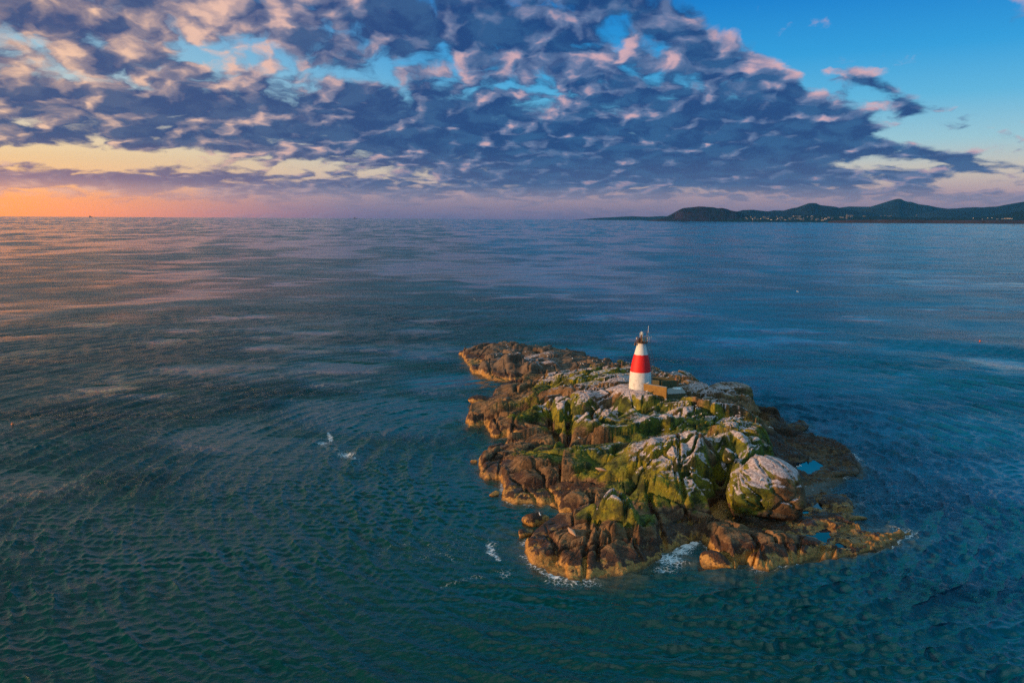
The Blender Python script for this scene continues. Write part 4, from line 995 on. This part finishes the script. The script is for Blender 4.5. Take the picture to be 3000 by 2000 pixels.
# ------------------------------------------------------------------ seals and birds
M_SEAL = plain('seal_fur', (0.42, 0.26, 0.16), 0.6, 0, 0.25, 5)
M_SEALD = plain('seal_flipper', (0.16, 0.10, 0.07), 0.6, 0, 0.25, 5)
M_FEATH = plain('white_feathers', (0.80, 0.79, 0.77), 0.7, 0, 0.06, 14)
M_WING = plain('grey_feathers', (0.36, 0.38, 0.41), 0.7, 0, 0.1, 14)
M_BEAK = plain('yellow_beak', (0.62, 0.35, 0.04), 0.5)
M_DARKF = plain('black_feathers', (0.018, 0.018, 0.02), 0.5, 0, 0.2, 14)
def body_of(name, spine, mat, parent=None, n=12):
    """one continuous body: rings along a bent spine; (x, y, z, half width, half height)"""
    mb = MB(); vs_ = []; fs_ = []
    for i, (x, y, z, w, h) in enumerate(spine):
        a = Vector(spine[max(i - 1, 0)][:3]); b = Vector(spine[min(i + 1, len(spine) - 1)][:3]); d = (b - a).normalized()
        s = d.cross(Vector((0, 0, 1))).normalized(); u = s.cross(d).normalized()
        for k in range(n):
            t = 2 * math.pi * k / n; q = Vector((x, y, z)) + s * (w * math.cos(t)) + u * (h * math.sin(t)); vs_.append(q)
    for i in range(len(spine) - 1):
        for k in range(n): fs_.append((i * n + k, i * n + (k + 1) % n, (i + 1) * n + (k + 1) % n, (i + 1) * n + k))
    fs_.append(tuple(range(n - 1, -1, -1))); fs_.append(tuple((len(spine) - 1) * n + k for k in range(n)))
    mb.add(vs_, fs_); o = mb.build(name, mat, parent, True)
    return o
def seal(px, py, rz, label, s=1.0):
    h = hit(px, py); e = empty('seal', h - Vector((0, 0, 0.03)), rz); tag(e, label, 'seal', 'seals hauled out on the rocks')
    body_of('body', [(-.98 * s, 0, .10, .03, .03), (-.85 * s, 0, .12, .10 * s, .07 * s), (-.5 * s, 0, .20 * s, .22 * s, .19 * s), (0, 0, .27 * s, .33 * s, .27 * s), (.4 * s, 0, .28 * s, .29 * s, .26 * s),
                     (.68 * s, 0, .31 * s, .19 * s, .19 * s), (.82 * s, 0, .36 * s, .15 * s, .15 * s), (.95 * s, 0, .38 * s, .13 * s, .12 * s), (1.05 * s, 0, .35 * s, .08 * s, .07 * s), (1.09 * s, 0, .34 * s, .03, .03)], M_SEAL, e)
    for sg in (-1, 1):
        body_of('flipper', [(.35 * s, .26 * s * sg, .18 * s, .05, .04), (.30 * s, .40 * s * sg, .08, .09, .03), (.18 * s, .50 * s * sg, .05, .07, .02), (.10 * s, .54 * s * sg, .05, .02, .01)], M_SEALD, e, 8)
        body_of('tail_flipper', [(-.92 * s, .02 * sg, .12, .04, .03), (-1.08 * s, .08 * sg, .12, .08, .025), (-1.2 * s, .15 * sg, .13, .03, .012)], M_SEALD, e, 8)
    return e
seal(1676, 1562, R(115), 'pale tan seal lying on the brown front rocks, facing the tower', 0.95)
seal(1762, 1378, R(160), 'orange-brown seal on the dark mossy rocks in front of the dome', 0.85)

def gull_mesh():
    mb = MB()
    def sweep(sp, mi, n=8):
        o = len(mb.v); tmp = MB()
        rings = []
        for i, (x, y, z, w, h) in enumerate(sp):
            a = Vector(sp[max(i - 1, 0)][:3]); b = Vector(sp[min(i + 1, len(sp) - 1)][:3]); d = (b - a).normalized()
            s = d.cross(Vector((0, 1, 0.001))).normalized(); u = s.cross(d).normalized()
            rings += [Vector((x, y, z)) + u * (w * math.cos(2 * math.pi * k / n)) + s * (h * math.sin(2 * math.pi * k / n)) for k in range(n)]
        fs_ = [(i * n + k, i * n + (k + 1) % n, (i + 1) * n + (k + 1) % n, (i + 1) * n + k) for i in range(len(sp) - 1) for k in range(n)]
        fs_ += [tuple(range(n - 1, -1, -1)), tuple((len(sp) - 1) * n + k for k in range(n))]
        mb.add(rings, fs_, mi)
    sweep([(-.30, 0, .20, .02, .01), (-.2, 0, .21, .06, .05), (-.05, 0, .22, .10, .10), (.10, 0, .25, .105, .11), (.20, 0, .31, .08, .09), (.25, 0, .38, .055, .06), (.28, 0, .44, .055, .055), (.33, 0, .46, .05, .05), (.37, 0, .45, .025, .02)], 0)
    for s in (-1, 1): sweep([(-.36, .04 * s, .22, .01, .01), (-.2, .08 * s, .25, .02, .045), (0, .105 * s, .26, .025, .075), (.12, .095 * s, .27, .02, .055), (.17, .08 * s, .27, .005, .01)], 1, 6)
    sweep([(.37, 0, .45, .02, .02), (.42, 0, .445, .016, .018), (.46, 0, .43, .004, .004)], 2, 6)
    for s in (-1, 1): mb.tube([(.03, .04 * s, .15), (.03, .045 * s, 0.0)], .012, 4, 2); mb.box((.06, .045 * s, .006), (.09, .05, .012), 0, 2)
    me = mb.mesh('gull', [M_FEATH, M_WING, M_BEAK], True)
    return me
GULLS = [((1667,1087),'on the green boulders at the far left of the tower'),((1603,1106),'on a mossy boulder above the second cove'),((1743,1090),'on a dark rock behind the main ridge'),((1804,1096),'above the black cormorant'),((1778,1100),'left of the black cormorant'),((1812,1101),'right of the black cormorant'),((1828,1112),'just left of the white tower base'),((1836,1088),'behind the tower at the left, near the sea'),
 ((1652,1131),'on the long grey ledge left of the tower'),((1631,1139),'at the left end of the long grey ledge'),((1785,1127),'on the pale pink rocks left of the tower'),((1713,1146),'on the right end of the long grey ledge'),((1793,1161),'at the top of the green wall below the tower'),((1828,1158),'on the green wall below the tower base'),((1704,1176),'on the white-streaked ridge left of the green wall'),((1645,1178),'on the tan knob at the left cliffs'),((1632,1182),'on the cracked pale rock of the left cliffs'),((1737,1193),'on the white-streaked ridge, upper of a pair'),((1742,1199),'on the white-streaked ridge, lower of a pair'),
 ((1951,1129),'on the right end of the ochre wall'),((1896,1123),'on the left end of the ochre wall'),((1894,1147),'on the rocks at the foot of the ochre wall'),((1926,1155),'on the mossy rock below the middle of the ochre wall'),((1991,1181),'on the pale ridge below the low concrete block'),((2015,1184),'beside the concrete steps'),((1977,1186),'at the left end of the pale ridge below the block'),((1951,1189),'on the green rocks below the ochre wall end'),((1861,1194),'on the bright green wall'),
 ((1902,1231),'on the middle of the mid ridge'),((1943,1260),'in the mossy hollow of the mid ridge'),((1963,1257),'standing upright in the mossy hollow'),((2054,1213),'on the right of the mid ridge crest'),((2099,1210),'on the rounded knob at the right ridge'),((2166,1209),'on the right end of the right ridge'),((2019,1263),'on the back edge of the dome'),((2009,1283),'on the top of the grey dome'),((1872,1316),'on the left shoulder of the dome'),((1932,1316),'on the grey left part of the dome, beside a crack'),((1948,1308),'on the pink left part of the dome'),((2184,1267),'on the highest right part of the dome'),((2093,1274),'at the back of the dome, near its middle'),((2164,1285),'on the flat right part of the dome'),((2138,1347),'at the foot of the small pale block'),((2149,1227),'on the domed pink rock of the right ridge'),((2037,1189),'above the steps on the pale ridge'),((2080,1244),'on the small pinnacle behind the dome'),
 ((2028,1373),'on the front spur of the dome, upper of a pair'),((2022,1383),'on the front spur of the dome, lower of a pair'),((2227,1408),'on the huge pale boulder'),
 ((1485,1010),'on the far promontory summit, upper of a pair'),((1486,1016),'on the far promontory summit, lower of a pair'),((1453,1041),'on the left of the far promontory'),((1492,1038),'on the middle of the far promontory'),((1539,1031),'on the bare grey top of the far promontory'),((1606,1043),'in the dip right of the far promontory'),((1701,1065),'on the small crest behind the main ridge'),((1709,1066),'on the small crest behind the main ridge, right one'),((1735,1057),'on the black far shore rocks, left of three'),((1747,1058),'on the black far shore rocks, middle of three'),((1765,1059),'on the black far shore rocks, right of three'),((1670,1041),'on the black far shore beyond the dip'),((1677,1050),'on the dark rocks before the black far shore'),((1698,1284),'at the left end of the ridge above the inlet'),((1582,1509),'on the dark islet rock'),((1955,1107),'on the back wall of the roofless hut')]
GM = gull_mesh()
deps = None
def build_bvh():
    """everything solid so far, for standing the birds on it"""
    bpy.context.view_layer.update()
    V = []; F = []
    for o in scene.objects:
        if o.type != 'MESH' or o.name.startswith('sea') and not o.name.startswith('sea_rock'): continue
        if o.name == 'gull': continue
        n = len(V); mw = o.matrix_world
        V += [mw @ v.co for v in o.data.vertices]; F += [[n + i for i in p.vertices] for p in o.data.polygons]
    return BVHTree.FromPolygons(V, F)
ALL = build_bvh()
for i, ((px, py), where) in enumerate(GULLS):
    # the feet are at the lower end of the white speck
    h = ALL.ray_cast(Vector((0, 0, CAM_H)), ray(px, py + 2))
    p = h[0] if h[0] is not None else hit(px, py + 6)
    g_ = ALL.ray_cast(Vector((p.x, p.y, p.z + 0.6)), Vector((0, 0, -1)))
    if g_[0] is not None and abs(g_[0].z - p.z) < .8: p = g_[0]
    o = bpy.data.objects.new('gull', GM); col.objects.link(o)
    o.location = p; rz = random.Random(i * 7 + 3).uniform(0, 6.28); o.rotation_euler = (0, 0, rz); sc = 0.85; o.scale = (sc, sc, sc)
    tag(o, 'white gull standing ' + where, 'gull', 'gulls resting on the island')
# black cormorant
h = hit(1804, 1108)
cm = empty('cormorant', h, R(150)); tag(cm, 'black cormorant standing upright among gulls left of the tower', 'cormorant')
body_of('body', [(-.25, 0, .10, .02, .02), (-.12, 0, .22, .10, .09), (0, 0, .42, .15, .15), (.06, 0, .62, .12, .12), (.08, 0, .78, .055, .055), (.10, 0, .90, .045, .05), (.17, 0, .97, .055, .05), (.26, 0, .97, .025, .02), (.36, 0, .96, .01, .01)], M_DARKF, cm)
# gulls in flight
def flying(px, py, dist, rz, label, bank=0.0, fold=0.0):
    d = ray(px, py); p = Vector((0, 0, CAM_H)) + d * dist
    e = empty('flying_gull', p); e.rotation_euler = (bank, 0, rz); tag(e, label, 'gull', 'gulls in flight')
    body_of('body', [(-.34, 0, 0, .05, .01), (-.2, 0, .0, .06, .05), (0, 0, 0, .10, .10), (.15, 0, .01, .09, .09), (.27, 0, .03, .06, .06), (.33, 0, .03, .05, .05), (.38, 0, .02, .02, .02), (.44, 0, .01, .008, .008)], M_FEATH, e, 8)
    for s in (-1, 1):
        mb = MB(); st = [(.06, .05, .03, .30), (.10, .35, .16, .27), (.02, .68, .13 - fold * .5, .19), (-.14, .96, .02 - fold, .05)]
        vs_ = []
        for x, y, z, c_ in st: vs_ += [(x + c_ * .4, y * s, z), (x - c_ * .6, y * s, z - .015), (x - c_ * .1, y * s, z + .025)]
        fs_ = []
        for i in range(3):
            a, b = 3 * i, 3 * i + 3
            q = [(a, b, b + 2, a + 2), (a + 2, b + 2, b + 1, a + 1), (a + 1, b + 1, b, a)]
            fs_ += q if s > 0 else [t[::-1] for t in q]
        fs_ += [(9, 10, 11)]
        mb.add(vs_, fs_, 0); mb.build('wing', M_FEATH, e)
    return e
flying(2338, 1366, 126, R(20), 'white gull gliding over the blue tide pool', R(-35), .25)
flying(2250, 1252, 143, R(95), 'white gull flying over the dark right shore', R(5), .1)
flying(1390, 877, 350, R(60), 'white gull low over the open sea beyond the far promontory', R(20), .2)
flying(2336, 854, 330, R(10), 'white gull flying over the sea to the right of the tower', R(10), .1)
flying(2328, 1122, 230, R(178), 'white gull over the water right of the cliff slab', R(20), .1)

# ------------------------------------------------------------------ buoys
M_ORANGE = plain('orange_float', (0.75, 0.16, 0.03), 0.45)
def buoy(px, py, s, label):
    p = at(px, py, 0.05); e = empty('buoy', p); tag(e, label, 'buoy', 'orange floats on the sea')
    MB().lathe([(.02, -.3), (.22, -.22), (.33, 0), (.30, .16), (.16, .30), (.06, .36)], 16).build('float', M_ORANGE, e, True)
    MB().tube([(0, 0, .33), (0, 0, .75)], .03).build('handle', M_BLACK, e)
    e.scale = (s, s, s)
buoy(37, 1243, .9, 'orange float bobbing at the left edge of the sea')
buoy(2871, 999, .9, 'tiny orange float on the rippled sea at the right')
# ------------------------------------------------------------------ far shore
def hill_material(name, c1, c2):
    m, t, b = material(name)
    g = t.node('ShaderNodeNewGeometry'); P = S(t.t, g.outputs['Position'])
    n = t.noise(P, 0.004, 6, 0.65)
    t.link(t.mix(n.step(0.38, 0.62), c1, c2), b.inputs['Base Color']); b.inputs['Roughness'].default_value = 0.95
    b.inputs['Specular IOR Level'].default_value = 0.1
    return m
def hill(name, label, D, sky, depth, mat, cat='hill', seed=0, front=0.35, rough=0.06, kind='structure'):
    pts = [at_y(px, py, D) for px, py in sky]
    xs = np.array([p.x for p in pts]); zs_ = np.array([max(p.z, 1.0) for p in pts])
    n = 260; m_ = 46
    X = np.linspace(xs[0], xs[-1], n); ridge = np.interp(X, xs, zs_)
    tt = np.linspace(0, 1, m_)
    V = np.zeros((m_, n, 3))
    for j, t in enumerate(tt):
        if t <= .5: k = t / .5; prof_ = (k ** 1.25) * .75 + .25 * sstep(0, 1, np.array(k))
        else: k = (1 - t) / .5; prof_ = k ** 0.9
        y = D - depth * front * 2 * (0.5 - t) if t < .5 else D + depth * (t - .5) * 2
        w = math.sin(math.pi * min(t * 2, 1.0)) if t < .5 else 0.0
        Xj = X + fbm(X / 900 + seed, np.full(n, y / 900), 4, seed) * 260 * w
        V[j, :, 0] = Xj * (y / D) if t < .5 else Xj; V[j, :, 1] = y
        hgt = ridge * prof_ * (1 + rough * 4 * w * fbm(X / 700, np.full(n, y / 500), 5, seed + 3))
        V[j, :, 2] = hgt - (8 if t in (0.0, 1.0) else 0)
    V[:, 0, 2] = np.minimum(V[:, 0, 2], 0) - 2; V[:, -1, 2] = np.minimum(V[:, -1, 2], V[:, -2, 2])
    me, _ = grid_mesh(name, V, n, m_)
    o = link_mesh(name, me, mat); tag(o, label, cat, kind=kind)
    return o
HG = hill_material('hill_haze_blue', (0.006, 0.015, 0.038), (0.011, 0.022, 0.044))  # blue of the distant air partly put into the hill colour
HB = hill_material('hill_heather', (0.030, 0.018, 0.036), (0.010, 0.013, 0.026))
HW = hill_material('wood_dark', (0.004, 0.009, 0.013), (0.008, 0.013, 0.016))
HC = hill_material('clay_cliff', (0.075, 0.038, 0.034), (0.045, 0.026, 0.026))
hill('headland', 'dark rounded headland at the left end of the far shore', 12000, [(1926,644),(1961,634),(1977,625.6),(1991,614),(2003,609),(2015,607.5),(2028,606.5),(2048,604),(2060,604.5),(2073,605.4),(2090,606.5),(2101,609.3),(2115,608.7),(2129,611.5),(2140,616),(2157,619),(2175,626),(2200,634),(2260,642)], 1500, HB, seed=1, front=.25, rough=.16)
hill('hill', 'low hills with a notched knoll behind the lit town', 14000, [(2130,640),(2150,624),(2162,619),(2179,615),(2207,614),(2230,617),(2250,619),(2269,616),(2297,617),(2325,609),(2340,607),(2357,604),(2371,594.7),(2381,594),(2393,594.7),(2404,600),(2425,602.5),(2449,605),(2461,609),(2508,617),(2542,621),(2592,633),(2640,640)], 2500, HG, seed=2, front=.4)
hill('hill', 'pale distant ridge between the knoll and the cone', 20500, [(2430,640),(2461,608),(2489,604),(2520,604.5),(2559,605),(2592,613),(2640,640)], 2500, HG, seed=3)
hill('mountain', 'cone-shaped mountain rising above the bay', 17000, [(2470,640),(2500,625),(2536,614),(2564,605),(2601,593),(2612,588),(2623,583.5),(2633,581),(2640,582),(2649,587),(2660,590.5),(2668,590.5),(2691,597.5),(2719,601),(2741,606),(2767,609.6),(2800,614),(2873,624),(2960,640)], 3500, HG, 'mountain', seed=4, front=.3)
hill('hill', 'long dark ridge climbing to the right edge', 15500, [(2700,640),(2740,622),(2783,610.5),(2811,609.6),(2823,608),(2862,606),(2884,607),(2901,605),(2926,604),(2957,598),(3000,590.5),(3060,580),(3150,570),(3300,580),(3500,640)], 3000, HG, seed=5, front=.35)
hill('coast', 'low wooded coast under the hills with the lit town', 11800, [(2120,643),(2200,637),(2300,634),(2400,632),(2480,631),(2560,633),(2640,636),(2720,638),(2800,637),(2870,635),(2920,630),(2960,623),(3000,617),(3060,612),(3200,612),(3400,640)], 900, HW, 'coast', seed=6, front=1.0)
hill('shore', 'strip of reddish clay cliffs along the bay', 9700, [(2440,646.5),(2500,644.5),(2600,643.5),(2700,644),(2720,645),(2800,645),(2900,645),(3000,645.5),(3200,646),(3350,650)], 150, HC, 'shore', seed=7, front=.3)
hill('coast', 'faint low coast reaching out from the headland', 19500, [(1690,643.5),(1720,641),(1745,639),(1780,637),(1850,633.5),(1880,634.5),(1900,635),(1940,632.8),(1970,634),(2020,640)], 1500, HG, 'coast', seed=8)

# town houses, lamps, ships
M_HWALL = plain('house_wall', (0.14, 0.13, 0.14), 0.8)
M_HROOF = plain('house_roof', (0.10, 0.09, 0.09), 0.8)
M_LITW = plain('lit_window', (0.5, 0.4, 0.2), 0.5, emit=(1.0, 0.62, 0.28, 1.6))
M_LAMP = plain('lamp_glow', (0.9, 0.7, 0.4), 0.5, emit=(1.0, 0.60, 0.34, 4.0))
def house_mesh(w, d, h, lit):
    mb = MB(); mb.box((0, 0, h / 2), (w, d, h), 0, 0)
    r = h * .45
    mb.add([(-w / 2 - 1, -d / 2 - 1, h), (w / 2 + 1, -d / 2 - 1, h), (w / 2 + 1, d / 2 + 1, h), (-w / 2 - 1, d / 2 + 1, h), (-w / 2, 0, h + r), (w / 2, 0, h + r)], [(0, 1, 5, 4), (2, 3, 4, 5), (0, 4, 3), (1, 2, 5), (3, 2, 1, 0)], 1)
    for k in range(5):
        x = -w / 2 + w * (k + .5) / 5
        for z in (h * .3, h * .7): mb.box((x, -d / 2 - .02, z), (w * .09, .3, h * .16), 0, 2 if lit else 3)
    return mb.mesh('town_house', [M_HWALL, M_HROOF, M_LITW, M_PANEL])
HM = [house_mesh(26, 14, 11, False), house_mesh(44, 16, 13, False), house_mesh(60, 18, 16, True), house_mesh(32, 15, 9, True)]
ALLF = build_bvh()
rg = random.Random(4)
spots = []
for px0, px1, py0, py1, n in [(2180,2310,640,646,26),(2180,2300,635,640,14),(2310,2420,639,646,26),(2320,2380,634,639,12),(2425,2480,636,642,12),(2480,2540,632,637,12),(2575,2610,632,634.5,9),(2683,2692,631,632,2),(2850,2960,641,643.5,7)]:
    for _ in range(int(n * 0.7)): spots.append((rg.uniform(px0, px1), rg.uniform(py0, py1)))
for px, py in spots:
    h = ALLF.ray_cast(Vector((0, 0, CAM_H)), ray(px, py))
    if h[0] is None or h[0].y < 9000: continue
    k = rg.choice([0, 0, 0, 0, 0, 1, 1, 0, 3])
    o = bpy.data.objects.new('town_house', HM[k]); col.objects.link(o); o.location = h[0] - Vector((0, 0, 3)); o.rotation_euler = (0, 0, rg.uniform(-.6, .6))
    tag(o, 'small pale house of the dusk-lit town on the far shore', 'house', 'houses of the far town')
def lamp_post(px, py, label, grp, s=1.0):
    h = ALLF.ray_cast(Vector((0, 0, CAM_H)), ray(px, py)); p = h[0] if h[0] is not None else at_y(px, py, 11000)
    e = empty('street_lamp', p); tag(e, label, 'lamp', grp)
    MB().tube([(0, 0, -4), (0, 0, 14)], .5, 6).build('post', M_BLACK, e)
    MB().ball((0, 0, 15), (3.2 * s, 3.2 * s, 2.6 * s), 8, 5).build('lamp_head', M_LAMP, e)
for k in range(8): lamp_post(2942 + k * 3.2, 643.2, 'warm lamp in the lit row near the right end of the far shore', 'row of shore lamps')
for px, py, lb in [(2378,635,'bright white lamp above the middle of the far town'),(2906,641.5,'orange lamp left of the shore lamp row'),(2205,643.8,'warm lamp at the left waterfront of the far town'),(2228,643.8,'pinkish lamp on the waterfront of the far town, second from left'),(2252,643.8,'lamp on the waterfront of the far town, third from left'),(2278,643.5,'lamp on the waterfront below the notched knoll'),(2416,643.5,'small lamp at the right end of the town waterfront'),(2851,642,'lone pale lamp on the low coast right of the cone'),(2893,642,'pale lamp just left of the orange lamp'),(2325,636,'lamp among the upper houses of the town'),(2685,632,'isolated lamp under the right flank of the cone')]:
    lamp_post(px, py, lb, 'scattered lights of the far shore')
tb = at_y(2481, 640, 11400)
tp = empty('tower_block', (tb.x, tb.y, max(tb.z, 20))); tag(tp, 'slim pale tower block standing above the far town', 'tower block')
MB().box((0, 0, 25), (16, 14, 70)).build('wall', M_HWALL, tp); MB().box((0, 0, 62), (10, 8, 5)).build('roof_room', M_HROOF, tp)
def ship(px, D, label, s=1.0):
    p = at_y(px, 640, D); e = empty('ship', (p.x, p.y, 0)); e.scale = (s, s, s); tag(e, label, 'ship', 'ships on the horizon')
    L = 34
    hull = MB(); hull.add([(-L, -7, 0), (L * .8, -7, 0), (L, 0, 0), (L * .8, 7, 0), (-L, 7, 0), (-L, -8, 9), (L * .86, -8, 10), (L * 1.1, 0, 12), (L * .86, 8, 10), (-L, 8, 9)],
        [(4, 3, 2, 1, 0), (5, 6, 7, 8, 9), (0, 1, 6, 5), (1, 2, 7, 6), (2, 3, 8, 7), (3, 4, 9, 8), (4, 0, 5, 9)]); hull.build('hull', M_SHIP, e)
    MB().box((-14, 0, 15), (22, 12, 12)).box((-14, 0, 23), (14, 10, 5)).build('bridge', M_SHIP2, e)
    MB().tube([(-14, 0, 25), (-14, 0, 44)], 1.0).build('mast', M_SHIP2, e)
    MB().box((-24, 0, 24), (5, 6, 12)).build('funnel', M_SHIP, e)
M_SHIP = plain('ship_hull', (0.10, 0.03, 0.02), 0.6); M_SHIP2 = plain('ship_house', (0.20, 0.12, 0.09), 0.6)
ship(266, 17500, 'small ship on the orange horizon at the left', 1.15)
ship(1041, 17500, 'small dark ship on the horizon left of centre', 1.15)

# ------------------------------------------------------------------ air
hz_m = bpy.data.materials.new('haze'); hz_m.use_nodes = True
tz = Tree(hz_m.node_tree)
pv = tz.node('ShaderNodeVolumePrincipled'); oz = tz.node('ShaderNodeOutputMaterial')
pv.inputs['Color'].default_value = (0.08, 0.50, 1.0, 1); pv.inputs['Density'].default_value = 1.25e-5; pv.inputs['Anisotropy'].default_value = 0.0
tz.t.links.new(pv.outputs[0], oz.inputs['Volume'])
mb = MB(); mb.box((0, 0, 345), (46000, 46000, 714)); hz = mb.build('haze', hz_m); tag(hz, kind='stuff')
